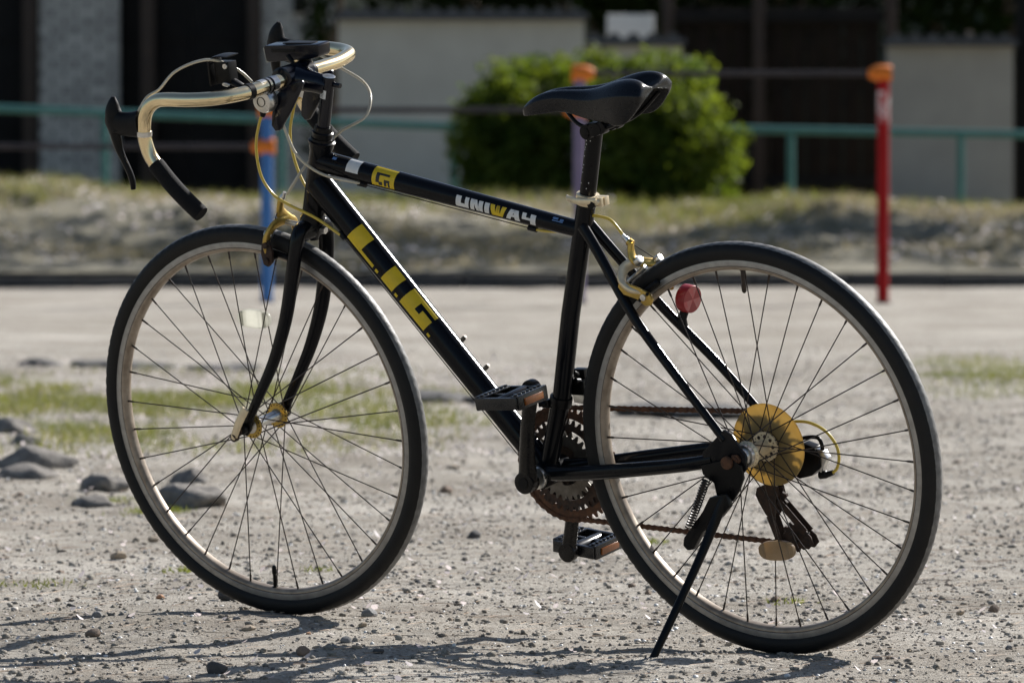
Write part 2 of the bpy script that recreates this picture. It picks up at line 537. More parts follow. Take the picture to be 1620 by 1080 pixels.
def make_bank():
    xs = np.concatenate([np.linspace(-60, -7, 14), np.arange(-6.5, 6.5, 0.06), np.linspace(7, 60, 14)])
    ys = np.concatenate([np.arange(38.62, 47, 0.07), np.linspace(47.5, 75, 20)])
    X, Y = np.meshgrid(xs, ys)
    Z = bank_z(X, Y)
    ny, nx = X.shape
    vs = np.stack([X, Y, Z], -1).reshape(-1, 3)
    i = np.arange(ny - 1)[:, None] * nx + np.arange(nx - 1)[None, :]
    fs = np.stack([i, i + 1, i + nx + 1, i + nx], -1).reshape(-1, 4)
    o = link('grass_bank', raw_mesh('grass_bank', vs, fs, 'bank_soil', smooth=True))
    tag(o, 'low bank of dry grass rising behind the kerb', kind='structure')
make_bank()

# kerb of separate stones along the foot of the bank
kb = empty('kerb', (0, 38.5, 0))
tag(kb, 'dark low stone kerb along the foot of the bank', kind='structure')
km = MB().box((0, 0, 0.03), (0.592, 0.13, 0.12)).mesh('kerb_stone', 'kerb_stone', bevel=0.012)
for k in range(-14, 15):
    o = link('kerb_stone', km, kb)
    o.location = (k * 0.6, random.uniform(-0.008, 0.008), random.uniform(-0.04, 0.0))
    o.rotation_euler = (0, random.uniform(-0.01, 0.01), random.uniform(-0.01, 0.01))

# hill far behind
hx = np.linspace(-120, 120, 60); hy = np.linspace(76, 190, 30)
HX, HY = np.meshgrid(hx, hy)
HZ = np.clip((HY - 76) / 60, 0, 1) ** 0.7 * 26 + 2 * fbm(HX * 0.08, HY * 0.08, 4, 2) - 1
i_ = np.arange(29)[:, None] * 60 + np.arange(59)[None, :]
o = link('hill', raw_mesh('hill', np.stack([HX, HY, HZ], -1).reshape(-1, 3), np.stack([i_, i_ + 1, i_ + 61, i_ + 60], -1).reshape(-1, 4), 'hill_soil', smooth=True))
tag(o, 'dark wooded hillside beyond the buildings', kind='structure')

# ------------------------------------------------------------------ bicycle
# local frame: x forward, y left, z up in the plane of the frame, origin at the rear axle;
# it leans 12.5 degrees onto its kickstand
BM = Matrix(((-0.80633536, -0.58112098, -0.11009853, 0.39947591),
             (0.59102442, -0.78452926, -0.18762724, 9.99102389),
             (0.02265861, -0.2163614, 0.97605037, 0.33397213),
             (0, 0, 0, 1)))
bike = empty('bicycle')
# the Empty sits at the foot of the rear wheel, the parts are offset up to the axle
FOOT = Vector((-0.0225, 0.0, -0.341))
bike.matrix_world = BM @ Matrix.Translation(FOOT)
tag(bike, 'black drop-bar road bicycle with gold brakes leaning on its kickstand', 'bicycle')

def part(mb, name, mats, parent=None, bevel=0.0, smooth=40, label=None):
    o = mb.build(name, mats, parent or bike, bevel, smooth)
    if parent is None:
        o.location = -FOOT
    if label: o['label'] = label
    return o

WB = 1.0137
BB = (0.425, -0.061)
def P3(x, z, y=0.0):
    return V(x, y, z)

# ---- frame
m = MB()
ST0, ST1 = P3(BB[0] + 0.002, BB[1] + 0.01), P3(0.2875, 0.408)
m.tube([ST0, P3(0.3816, 0.077), P3(0.3476, 0.209), ST1], 0.0158, 20)
m.cyl(P3(BB[0], BB[1], -0.035), P3(BB[0], BB[1], 0.035), 0.0215, seg=24)
frame = part(m, 'frame', 'black_paint')

TA, TB = P3(0.79, 0.448), P3(0.331, 0.358)
TT_A, TT_B = P3(0.835, 0.457), P3(0.305, 0.353)
m = MB().tube([TT_A, TA, TB, TT_B], [0.0187, 0.0185, 0.0146, 0.0144], 24)
part(m, 'top_tube', 'black_paint', frame)
DA, DB = P3(0.823, 0.3962), P3(0.5383, 0.068)
ddir = (DB - DA) / np.linalg.norm(DB - DA)
m = MB().tube([DA - ddir * 0.03, DA, DB, DB + ddir * 0.175], [0.0245, 0.0240, 0.0212, 0.0205], 24)
part(m, 'down_tube', 'black_paint', frame)
H0, H1 = P3(0.8640, 0.352), P3(0.8245, 0.487)
hd = (H1 - H0) / np.linalg.norm(H1 - H0)
m = MB().tube([H0 - hd * 0.004, H0 + hd * 0.006, H0 + hd * 0.012, H1 - hd * 0.012, H1 - hd * 0.006, H1], [0.0215, 0.0215, 0.019, 0.019, 0.021, 0.021], 24)
part(m, 'head_tube', 'black_paint', frame)
for sgn in (1, -1):
    m = MB()
    m.tube(spline([P3(0.296, 0.362, sgn * 0.010), P3(0.262, 0.317, sgn * 0.018), P3(0.189, 0.218, sgn * 0.040), P3(0.105, 0.126, sgn * 0.056), P3(0.022, 0.030, sgn * 0.063)], 6),
           lerp_list([0.0098, 0.0092, 0.0085, 0.0078, 0.007], 25), 14)
    part(m, 'seat_stay', 'black_paint', frame)
    m = MB()
    m.tube(spline([P3(BB[0] - 0.004, BB[1] + 0.004, sgn * 0.024), P3(0.36, -0.053, sgn * 0.030), P3(0.25, -0.038, sgn * 0.045), P3(0.12, -0.019, sgn * 0.058), P3(0.05, -0.006, sgn * 0.063)], 6),
           [(a, b) for a, b in zip(lerp_list([0.0125, 0.0125, 0.0125, 0.0115, 0.011], 25), lerp_list([0.011, 0.009, 0.010, 0.009, 0.006], 25))], 14)
    part(m, 'chain_stay', 'black_paint', frame)
    m = MB().prism([(0.066, 0.008), (0.036, 0.034), (0.020, 0.048), (0.006, 0.040), (-0.006, 0.022), (-0.017, 0.006), (-0.017, -0.016), (-0.006, -0.026), (0.03, -0.026), (0.064, -0.018)], sgn * 0.0605, sgn * 0.067)
    part(m, 'dropout', 'black_paint', frame, bevel=0.0015)
m = MB().cyl(P3(0.218, 0.262, -0.032), P3(0.218, 0.262, 0.032), 0.006, seg=12)
part(m, 'brake_bridge', 'black_paint', frame)
for (x, z) in ((0.571, 0.162), (0.530, 0.115)):
    m = MB()
    nrm = V(0.756, 0, 0.0) * 0 + V(-ddir[2], 0, ddir[0]) * -1
    nrm = nrm if nrm[2] > 0 else -nrm
    c = P3(x, z)
    m.cyl(c - nrm * 0.008, c + nrm * 0.001, 0.0040, seg=10)
    m.cyl(c + nrm * 0.001, c + nrm * 0.003, 0.0032, seg=8)
    part(m, 'bottle_cage_bolt', 'silver_dull', frame)

# ---- lettering, wrapped round the tubes
def wrap(A, B, ra, rb, polys, name, mname, lift=0.0004):
    """polys of (u along the tube, angle up from the left side)"""
    A, B = np.asarray(A), np.asarray(B)
    L = np.linalg.norm(B - A)
    ax = (B - A) / L
    up = np.cross(ax, V(0, 1, 0))
    up = up if up[2] > 0 else -up
    vs, fs = [], []
    for q in polys:          # q = four corners (u0,a0)...(u3,a3), split into strips along the angle
        q = np.array(q, float)
        n = 10
        base = len(vs)
        for k in range(n + 1):
            t = k / n
            lo = q[0] * (1 - t) + q[3] * t
            hi = q[1] * (1 - t) + q[2] * t
            for u, a in (lo, hi):
                r = ra + (rb - ra) * u / L + lift
                a = R(a)
                vs.append(A + ax * u + V(0, 1, 0) * (r * math.cos(a)) + up * (r * math.sin(a)))
        for k in range(n):
            fs.append((base + 2 * k, base + 2 * k + 1, base + 2 * k + 3, base + 2 * k + 2))
    m = MB().add(vs, fs)
    return part(m, name, mname, frame, smooth=60)
def rc(u0, u1, a0, a1):
    return [(u0, a0), (u1, a0), (u1, a1), (u0, a1)]
lig = [rc(.079, .113, -14, 74), rc(.112, .148, -14, 2), rc(.154, .161, -14, 0),
       rc(.171, .201, -14, 74), rc(.207, .214, -14, 0),
       rc(.222, .250, -14, 80), rc(.249, .287, 60, 80), rc(.249, .287, -14, 22), rc(.262, .287, 21, 44), rc(.295, .302, -14, 0)]
for a_, b_ in ((0, 2), (2, 3), (3, 4), (4, 5), (5, 9), (9, 10)):
    wrap(DA, DB, .0240, .0212, lig[a_:b_], 'letter' if b_ - a_ > 1 or a_ == 3 else 'full_stop', 'decal_yellow')
# U N I W A Y: white, the W yellow
lo, hi = -31, 35
uni = [
    [rc(.2505, .2610, lo, hi), rc(.2605, .2700, lo, -6), rc(.2690, .2765, lo, hi)],
    [rc(.2800, .2880, lo, hi), rc(.2965, .3050, lo, hi), [(.2925, lo), (.3000, lo), (.2920, hi), (.2850, hi)]],
    [rc(.3085, .3180, lo, hi)],
    [[(.3515, lo), (.3600, lo), (.3700, hi), (.3600, hi)], [(.3700, lo), (.3800, lo), (.3760, hi), (.3660, hi)], rc(.3580, .3730, -11, 4)],
    [rc(.3900, .4020, -6, 9), rc(.3840, .3920, -6, hi), rc(.4005, .4110, lo, hi)]]
for q_ in uni:
    wrap(TA, TB, .0185, .0146, q_, 'letter', 'decal_white')
wy = [[(.3235, lo), (.3320, lo), (.3280, hi), (.3195, hi)], [(.3390, lo), (.3450, lo), (.3520, hi), (.3430, hi)],
      [(.3300, lo), (.3350, lo), (.3380, hi), (.3325, hi)], [(.3345, lo), (.3400, lo), (.3380, hi), (.3330, hi)], rc(.3240, .3440, lo, -8)]
wrap(TA, TB, .0185, .0146, wy, 'letter', 'decal_yellow')
wrap(TA, TB, .0185, .0146, [rc(.0235, .0490, 3, 86)], 'white_sticker', 'decal_white')
wrap(TA, TB, .0185, .0146, [rc(.078, .124, -34, 84)], 'yellow_sticker', 'decal_yellow')
wrap(TA, TB, .0185, .0146, [rc(.0865, .1135, 30, 42), rc(.0865, .0935, -12, 31), rc(.0925, .1000, -26, -6), rc(.1035, .1135, -4, 10), rc(.1035, .1085, -26, 10), rc(.1115, .1150, -30, 10)], 'letter', 'decal_black', lift=0.0007)
wrap(TA, TB, .0185, .0146, [rc(-.009, -.001, 46, 62)], 'blue_sticker', 'decal_blue')
wrap(TA, TB, .0185, .0146, [rc(.442, .452, 44, 60), rc(.456, .463, 40, 56), rc(.442, .463, 32, 38)], 'blue_sticker', 'decal_blue')
# worn flecks and a white mark on the seat post and seat tube
# ---- seat post, clamp, saddle
SP0, SP1 = P3(0.290, 0.398), P3(0.258, 0.520)
m = MB().tube([SP0, SP1], 0.0136, 20)
post = part(m, 'seat_post', 'black_metal')
sdir = (SP1 - SP0) / np.linalg.norm(SP1 - SP0)
m = MB()
side = np.cross(sdir, V(0, 1, 0))
for k, (t, a) in enumerate([(.030, 18), (.036, -35), (.040, 30), (.055, -30), (.062, -36), (.068, -28), (.083, -30), (.094, -33), (.098, -30), (.104, -20), (.110, -26), (.112, 10)]):
    p = SP0 + sdir * t + (V(0, 1, 0) * math.cos(R(a)) + side * math.sin(R(a))) * 0.01365
    m.ball(p, (0.0008, 0.0008, 0.0012), 6, 4)
part(m, 'paint_fleck', 'decal_white', post)
cl = P3(0.2875, 0.406)
m = MB()
m.tube([cl - sdir * 0.0085, cl + sdir * 0.0085], 0.0192, 24)
m.box(cl + V(-0.026, -0.004, -0.003), (0.02, 0.012, 0.015))
m.box(cl + V(-0.026, 0.008, -0.003), (0.018, 0.006, 0.015))
m.tube(spline([cl + V(-0.028, 0.015, 0), cl + V(0.0, 0.024, 0.001), cl + V(0.026, 0.014, 0.002), cl + V(0.036, 0.006, 0.002)], 5), [(0.0055, 0.003)] * 16, 10)
m.cyl(cl + V(-0.028, -0.014, -0.002), cl + V(-0.028, 0.018, -0.002), 0.005, seg=12)
clamp = part(m, 'seat_clamp', 'gold_pale', bevel=0.0008)
m = MB().cyl(cl + V(-0.020, 0.014, -0.006), cl + V(-0.020, 0.021, -0.006), 0.0065, seg=14)
part(m, 'clamp_bolt', 'black_metal', clamp)

def saddle():
    # stations from nose to tail: x, half width, crest z, skirt depth, edge drop, centre dip, tail notch
    S = [(.3960, .005, .5540, .006, .001, 0, 0), (.390, .013, .5620, .013, .003, 0, 0), (.378, .0185, .5715, .018, .006, 0, 0), (.360, .0215, .5815, .023, .009, .000, 0), (.335, .0235, .5885, .025, .011, .003, 0),
         (.305, .0260, .5910, .023, .012, .007, 0), (.275, .0300, .5905, .028, .014, .008, 0), (.248, .0360, .5920, .034, .016, .008, 0), (.225, .0440, .5970, .039, .018, .009, 0),
         (.205, .0510, .6030, .044, .020, .011, .004), (.187, .0570, .6080, .052, .022, .013, .010), (.170, .0610, .6110, .052, .023, .015, .018), (.155, .0625, .6120, .044, .023, .016, .026), (.142, .0620, .6105, .030, .022, .016, .034), (.131, .0590, .6065, .016, .019, .015, .040), (.123, .053, .600, .005, .013, .012, .044)]
    prof = []
    N = 10
    for (x, w, z, dp, dr, g, nt) in S:
        def notch(y):
            return x + nt * math.exp(-(y / .019) ** 2)
        row = []
        for k in range(-N, N + 1):
            t = k / N
            a = abs(t)
            yy = math.copysign(1, t) * w * (math.sin(a * math.pi / 2 * 0.97) ** 0.9 if a > 0 else 0)
            ry_ = abs(yy) / w
            zz = z - dr * max(0, (ry_ - .45) / .55) ** 2.2 - g * math.exp(-(yy / (.007 + .25 * max(0, w - .03))) ** 2)
            row.append((notch(yy), yy, zz))
        l, r = row[0], row[-1]
        sk = lambda q, f, d: (x, q[1] * f, q[2] - dp * d)
        left = [sk(l, .75, .96), sk(l, .84, 1.0), sk(l, .95, .62), sk(l, 1.0, .25)]
        right = [sk(r, 1.0, .25), sk(r, .95, .62), sk(r, .84, 1.0), sk(r, .75, .96)]
        th_ = .008
        under = [(notch(r[1] * .7), r[1] * .72, r[2] - min(dp * .4, th_)), (notch(r[1] * .45), r[1] * .45, z - g * .5 - dr * .2 - th_), (notch(0), 0, z - g - th_), (notch(l[1] * .45), l[1] * .45, z - g * .5 - dr * .2 - th_), (notch(l[1] * .7), l[1] * .72, l[2] - min(dp * .4, th_))]
        prof.append(left + row + right + under)
    n = len(prof[0])
    vs = [p for r in prof for p in r]
    fs = []
    for i in range(len(prof) - 1):
        for k in range(n):
            k2 = (k + 1) % n
            fs.append((i * n + k, i * n + k2, (i + 1) * n + k2, (i + 1) * n + k))
    fs.append(tuple(range(n)))
    fs.append(tuple((len(prof) - 1) * n + k for k in range(n))[::-1])
    th = R(6)
    c = V(0.262, 0, 0)
    vs = [(c[0] + (p[0] - c[0]) * .93, p[1], p[2]) for p in vs]
    vs = [c + V((p[0] - c[0]) * math.cos(th) - p[1] * math.sin(th), (p[0] - c[0]) * math.sin(th) + p[1] * math.cos(th), p[2]) for p in map(np.array, vs)]
    m = MB().add(vs, fs)
    me = m.mesh('saddle', 'vinyl', smooth=50)
    o = link('saddle', me, bike)
    o.location = -FOOT
    md = o.modifiers.new('sub', 'SUBSURF')
    md.levels = md.render_levels = 2
    for s in (1, -1):
        m = MB().tube(spline([P3(0.315, 0.566, s * 0.008), P3(0.300, 0.555, s * 0.014), P3(0.270, 0.533, s * 0.021), P3(0.222, 0.530, s * 0.022), P3(0.185, 0.545, s * 0.026), P3(0.150, 0.578, s * 0.038)], 6), 0.0035, 10)
        part(m, 'saddle_rail', 'black_metal', o).location = (0, 0, 0)
    m = MB()
    m.cyl(P3(0.256, 0.523, -0.026), P3(0.256, 0.523, 0.028), 0.0125, seg=18)
    m.cyl(P3(0.256, 0.523, 0.024), P3(0.256, 0.523, 0.031), 0.0085, seg=6)
    for s in (1, -1):
        m.tube([P3(0.238, 0.528, s * 0.014), P3(0.238, 0.528, s * 0.030)], [(0.013, 0.011)] * 2, 14)
        m.tube([P3(0.226, 0.530, s * 0.015), P3(0.226, 0.530, s * 0.029)], [(0.009, 0.010)] * 2, 14)
    part(m, 'saddle_clamp', 'black_metal', o, bevel=0.0006).location = (0, 0, 0)
saddle()

# ---- headset, stem
m = MB()
for t, r in ((0, .0215), ):
    pass
hp = lambda t: H1 + hd * t
m.tube([hp(0), hp(.004), hp(.006), hp(.010), hp(.0105), hp(.016), hp(.020), hp(.022), hp(.030)], [.0225, .0235, .0205, .0195, .0175, .0175, .0185, .0160, .0150], 24)
part(m, 'headset', 'black_metal')
Q0, Q1 = hp(.02), P3(0.7922, 0.6015)
qd = (Q1 - Q0) / np.linalg.norm(Q1 - Q0)
m = MB()
m.tube([Q0, Q1 - qd * .001, Q1, Q1, Q1 - qd * .014], [.0112, .0112, .0108, .0068, .0066], 20)
m.tube([Q1 - qd * .020, P3(0.812, 0.588), P3(0.832, 0.592), P3(0.850, 0.597), P3(0.8665, 0.601)], [(.0165, .0135), (.0175, .0145), (.0185, .0185), (.0205, .0280), (.0205, .0310)], 20)
m.tube([P3(0.8665, 0.601, -0.036), P3(0.8665, 0.601, -0.034), P3(0.8665, 0.601, 0.034), P3(0.8665, 0.601, 0.036)], [.0175, .0215, .0215, .0175], 24)
m.cyl(P3(0.772, 0.585, -0.002), P3(0.79, 0.588, -0.002), 0.0045, seg=10)
stem = part(m, 'stem', 'navy_plastic', bevel=0.0)
part(MB().tube([Q1 + qd * .0002, Q1 + qd * .0009, Q1 + qd * .0009, Q1 + qd * .0002], [.0110, .0106, .0072, .0068], 24, caps=False), 'quill_rim', 'silver', stem)
q = Q1 - qd * .030
m = MB()
up = np.cross(qd, V(0, 1, 0))
for k in range(8):
    for j in range(2):
        pass
vs, fs = [], []
for j, h in enumerate((-.0075, .0075)):
    for k in range(9):
        a = R(-62 + k * 11)
        vs.append(q + qd * h + (V(0, 1, 0) * math.cos(a) + up * math.sin(a)) * .0116)
for k in range(8):
    fs.append((k, k + 1, k + 10, k + 9))
m.add(vs, fs)
part(m, 'stem_label', 'decal_white', stem)
m = MB()
for h in (-.005, -.0025, 0, .0025, .005):
    vs, fs = [], []
    for j, hh in enumerate((h - .0004, h + .0004)):
        for k in range(7):
            a = R(-48 + k * 9)
            vs.append(q + qd * hh + (V(0, 1, 0) * math.cos(a) + up * math.sin(a)) * .0119)
    for k in range(6):
        fs.append((k, k + 1, k + 8, k + 7))
    m.add(vs, fs)
part(m, 'label_print', 'black_metal', stem)

# ---- handlebar
half = [(0, .8665, .601), (.044, .8665, .601), (.085, .8672, .600), (.115, .8697, .599), (.145, .8746, .5997), (.175, .8840, .6012), (.195, .9040, .6020), (.207, .9350, .6030), (.211, .9700, .6040), (.211, .9940, .6010), (.211, 1.0140, .5885), (.211, 1.0255, .568), (.211, 1.0290, .541), (.211, 1.0243, .5141), (.211, 1.0130, .4940), (.211, .9930, .4700), (.211, .9744, .4506), (.211, .9500, .4285), (.211, .9275, .4100)]
left = [P3(x, z, y) for y, x, z in half]
full = [V(p[0], -p[1], p[2]) for p in left[:0:-1]] + left
sp = spline(full[3:-3], 6)
rad = [0.0127 if abs(p[1]) < 0.05 else 0.0119 for p in sp]
bar = part(MB().tube(sp, rad, 18), 'handlebar', 'bar_alloy')
for s in (1, -1):
    g = spline([V(p[0], s * p[1], p[2]) for p in left[14:]], 6)
    n = len(g)
    g[0] = g[0]
    rr = [0.0138] + [0.0144] * (n - 3) + [0.0146, 0.0136]
    part(MB().tube(g, rr, 18), 'grip', 'foam_grip', bar)
    yb = s * 0.211
    # the right lever sits about 4 cm higher round the bend than the left one
    if s == 1:
        T = lambda x, z: P3(x, z, yb)
    else:
        al = R(11)
        def T(x, z, al=al):
            dx, dz = x - 1.034, z - .561
            return P3(1.013 + dx * math.cos(al) - dz * math.sin(al), .5935 + dx * math.sin(al) + dz * math.cos(al), yb)
    m = MB()
    m.tube(spline([T(1.034, .561), T(1.052, .560), T(1.074, .561), T(1.092, .566), T(1.101, .575)], 5), [(a, b) for a, b in zip(lerp_list([.024, .0215, .0205, .020, .010], 21), lerp_list([.013, .0125, .0130, .013, .008], 21))], 16)
    m.tube(spline([T(1.084, .548), T(1.089, .565), T(1.0905, .583), T(1.0885, .597), T(1.0865, .607)], 5), [(a, b) for a, b in zip(lerp_list([.019, .0185, .0145, .0090, .003], 21), lerp_list([.012, .0135, .0125, .0085, .003], 21))], 16)
    part(m, 'brake_hood', 'rubber_hood', bar)
    m = MB()
    m.tube(spline([T(1.094, .556), T(1.091, .535), T(1.0875, .517), T(1.081, .500), T(1.0715, .478), T(1.0675, .462), T(1.068, .449)], 5), [(a, b) for a, b in zip(lerp_list([.011, .0105, .0075, .0055, .005, .0048, .004], 31), lerp_list([.007, .007, .0065, .006, .006, .006, .005], 31))], 14)
    part(m, 'brake_lever', 'black_metal', bar)
    m = MB()
    if s == 1:
        c, tt = P3(1.0286, 0.545, yb), V(.0025, 0, -.0245)
    else:
        c, tt = P3(1.0225, 0.574, yb), V(.011, 0, -.021)
    tt = tt / np.linalg.norm(tt)
    m.tube([c + tt * .004, c - tt * .004], .0131, 20)
    part(m, 'lever_band', 'silver', bar)
m = MB()
m.tube([P3(.8700, .5990, .112), P3(.8718, .5992, .123)], .0137, 20)
part(m, 'mount_band', 'black_plastic', bar)
m = MB()
m.tube([P3(.8672, .6000, .0655), P3(.8676, .6000, .0695)], .0134, 20)
m.tube([P3(.8678, .5999, .0755), P3(.8682, .5999, .079)], .0134, 20)
part(m, 'shifter_band', 'black_plastic', bar)
m = MB()
m.tube([P3(.8668, .6004, .052), P3(.869, .5996, .094)], .0129, 20)
part(m, 'bar_sleeve', 'silver', bar)

# light bracket on the left half of the bar
m = MB()
by = 0.118
m.box(P3(.9365, .6315, by), (.0035, .036, .041))
m.tube(spline([P3(.9370, .650, by), P3(.932, .6575, by), P3(.918, .6610, by), P3(.897, .6600, by)], 5), [(.0016, .018)] * 16, 10)
m.box(P3(.914, .632, by), (.030, .022, .036))
m.tube([P3(.906, .618, by), P3(.885, .607, .116)], [(.006, .010), (.005, .008)], 12)
lb = part(m, 'light_bracket', 'black_plastic', bevel=0.0008)
m = MB()
m.cyl(P3(.905, .644, by + .011), P3(.905, .644, by + .014), 0.0045, seg=12)
m.tube(spline([P3(.900, .612, by + .012), P3(.907, .616, by + .016), P3(.914, .613, by + .012), P3(.906, .610, by + .010)], 4), .0018, 8)
part(m, 'bracket_screw', 'silver', lb)

# handlebar light
ly = -0.034
m = MB()
lp = [(.9360, .6480), (.9395, .6450), (.9365, .6215), (.9310, .6200), (.8420, .6262), (.8270, .6290), (.8225, .6340), (.8212, .6490), (.8250, .6515)]
m.prism(lp, ly - .016, ly + .016)
hl = part(m, 'handlebar_light', 'navy_plastic', bevel=0.0014)
m = MB()
m.box(P3(.872, .6512, ly), (.060, .020, .0022))
m.box(P3(.898, .6400, ly + .0164), (.050, .0012, .006))
part(m, 'light_cover', 'black_plastic', hl, bevel=.0005)
m = MB()
m.prism([(.9405, .6450), (.9415, .640), (.9385, .6185), (.9345, .6185), (.9355, .6450)], ly - .0145, ly + .0145)
part(m, 'lens', 'oval_clear', hl, bevel=0.001)
m = MB()
m.tube([P3(.868, .629, ly), P3(.8665, .612, ly - .006)], [(.012, .012), (.010, .010)], 14)
m.tube([P3(.8665, .601, ly - .014), P3(.8665, .601, ly + .006)], .0150, 20)
m.tube([P3(.890, .632, ly + .017), P3(.868, .606, ly + .016)], [(.0035, .003)] * 2, 10)
part(m, 'light_mount', 'black_plastic', hl)
m = MB().cyl(P3(.892, .618, ly), P3(.888, .608, ly), .0035, seg=10)
part(m, 'mount_screw', 'gold_anodised', hl)

# stem shifters
pad = [(.827, .601), (.810, .6045), (.807, .599), (.812, .592), (.841, .552), (.868, .519), (.878, .5175), (.885, .527), (.880, .55), (.868, .579), (.850, .592)]
m = MB().tube([P3(.879, .573, .056), P3(.879, .573, .0605), P3(.879, .573, .073), P3(.879, .573, .078), P3(.879, .573, .0795)], [.018, .0205, .0205, .0180, .009], 28)
m.tube([P3(.876, .585, .066), P3(.870, .595, .066)], .009, 12)
sh = part(m, 'shifter', 'silver', smooth=30)
part(MB().prism(pad, .046, .053), 'shift_lever', 'navy_plastic', sh, bevel=0.002).location = (0, 0, 0)
part(MB().lathe([(.0085, .0), (.0085, .0012), (.0075, .0012), (.0075, .0)], 24, (.879, .0793, .573), closed=True), 'cap_ring', 'black_metal', sh)
m = MB().tube([P3(.884, .560, .068), P3(.8865, .553, .068), P3(.889, .546, .068)], [.0075, .006, .004], 12)
part(m, 'cable_boot', 'rubber_hood', sh)
m = MB().tube([P3(.888, .573, -.040), P3(.888, .573, -.044), P3(.888, .573, -.058), P3(.888, .573, -.062)], [.017, .0195, .0195, .015], 28)
m.tube([P3(.880, .585, -.05), P3(.872, .595, -.05)], .009, 12)
sh2 = part(m, 'shifter', 'silver', smooth=30)
part(MB().prism([(x + .004, z) for x, z in pad], -.040, -.033), 'shift_lever', 'navy_plastic', sh2, bevel=0.002)
m = MB().tube([P3(.897, .562, -.050), P3(.902, .553, -.050)], [.0065, .005], 12)
part(m, 'cable_boot', 'gold_anodised', sh2)

# ---- cables
def cable(name, pts, r, mname, parent=None, per=10):
    return part(MB().tube(spline(pts, per), r, 10), name, mname, parent)
cable('brake_cable', [P3(1.040, .578, .211), P3(1.017, .606, .207), P3(1.003, .616, .19), P3(.983, .641, .17), P3(.950, .655, .15), P3(.925, .654, .13), P3(.905, .633, .10), P3(.893, .605, .078), P3(.886, .563, .047), P3(.870, .53, .042), P3(.854, .48, .038), P3(.828, .453, .034), P3(.794, .436, .028), P3(.746, .4215, .008)], .0025, 'cable_white')
cable('brake_cable', [P3(1.02, .592, -.205), P3(.974, .596, -.20), P3(.915, .574, -.19), P3(.855, .555, -.17), P3(.812, .537, -.13), P3(.806, .51, -.10), P3(.836, .492, -.07), P3(.858, .467, -.045), P3(.874, .445, -.012), P3(.890, .416, .008), P3(.9005, .400, .014)], .0025, 'cable_white')
cable('gear_cable', [P3(.888, .549, .068), P3(.896, .538, .068), P3(.917, .494, .06), P3(.919, .444, .055), P3(.904, .411, .05), P3(.879, .392, .045), P3(.828, .366, .035), P3(.789, .336, .024)], .0025, 'cable_yellow')
cable('gear_cable', [P3(.901, .555, -.05), P3(.914, .538, -.05), P3(.926, .493, -.045), P3(.920, .450, -.04), P3(.896, .404, -.032), P3(.862, .375, -.030), P3(.80, .342, -.024)], .0025, 'cable_yellow')
cable('brake_cable', [P3(.296, .378, .0), P3(.272, .3775, 0), P3(.247, .372, 0), P3(.231, .356, .0), P3(.2245, .346, 0)], .0025, 'cable_yellow')
# bare wires and stops
def stop(c, axis):
    c, axis = np.asarray(c), np.asarray(axis) / np.linalg.norm(axis)
    m = MB().tube([c - axis * .008, c + axis * .008], .0048, 12)
    return part(m, 'cable_stop', 'black_plastic')
td = (TB - TA) / np.linalg.norm(TB - TA)
stop(P3(.744, .4200, .006), td)
stop(P3(.402, .3535, .004), td)
part(MB().cyl(P3(.744, .4195, .006), P3(.402, .3530, .004), .0009, seg=6), 'wire', 'steel_spoke')
cable('brake_cable', [P3(.402, .3530, .004), P3(.378, .3500, .003), P3(.352, .3490, .0), P3(.326, .350, 0)], .0025, 'cable_yellow')
stop(P3(.787, .334, .021), ddir)
stop(P3(.787, .334, -.021), ddir)
for s in (1, -1):
    part(MB().cyl(P3(.785, .332, s * .0215), P3(.452, -.058, s * .016), .0009, seg=6), 'wire', 'steel_spoke')

# ---- fork
for_crown = H0
m = MB()
m.tube([H0 - hd * .004, H0 - hd * .010, H0 - hd * .020, H0 - hd * .030], [.0215, .0205, .0165, .0150], 22)
m.tube([P3(.8685, .336, -.036), P3(.8685, .337, -.02), P3(.8685, .338, 0), P3(.8685, .337, .02), P3(.8685, .336, .036)], [(.0145, .0145), (.016, .016), (.0175, .0175), (.016, .016), (.0145, .0145)], 16, ref=(1, 0, 0))
fork = part(m, 'fork', 'black_paint')
for s in (1, -1):
    pts = spline([P3(.8665, .343, s * .004), P3(.8665, .345, s * .020), P3(.8685, .338, s * .034), P3(.8735, .312, s * .043), P3(.8845, .260, s * .047 + .002), P3(.903, .193, s * .050 + .005), P3(.9345, .124, s * .051 + .007), P3(.9705, .066, s * .052 + .009), P3(1.003, .018, s * .0525 + .009)], 6)
    n = len(pts)
    part(MB().tube(pts, [(a, b) for a, b in zip(lerp_list([.0150, .0150, .0148, .0142, .0138, .0128, .0112, .0095, .0085], n), lerp_list([.0140, .0130, .0115, .0105, .0105, .010, .009, .008, .007], n))], 18), 'fork_blade', 'black_paint', fork)
    m = MB().prism([(1.000, .026), (.994, .016), (1.003, -.004), (1.010, -.013), (1.020, -.012), (1.024, -.002), (1.020, .010), (1.012, .020)], s * .0495 + .009, s * .0555 + .009)
    part(m, 'fork_end', 'black_metal', fork, bevel=0.001)
m = MB()
m.lathe([(.0055, 0), (.0085, 0), (.0085, .004), (.0055, .004)], 20, (.9955 + .01, -.0545, .022), closed=True)
part(m, 'eyelet', 'black_metal', fork)

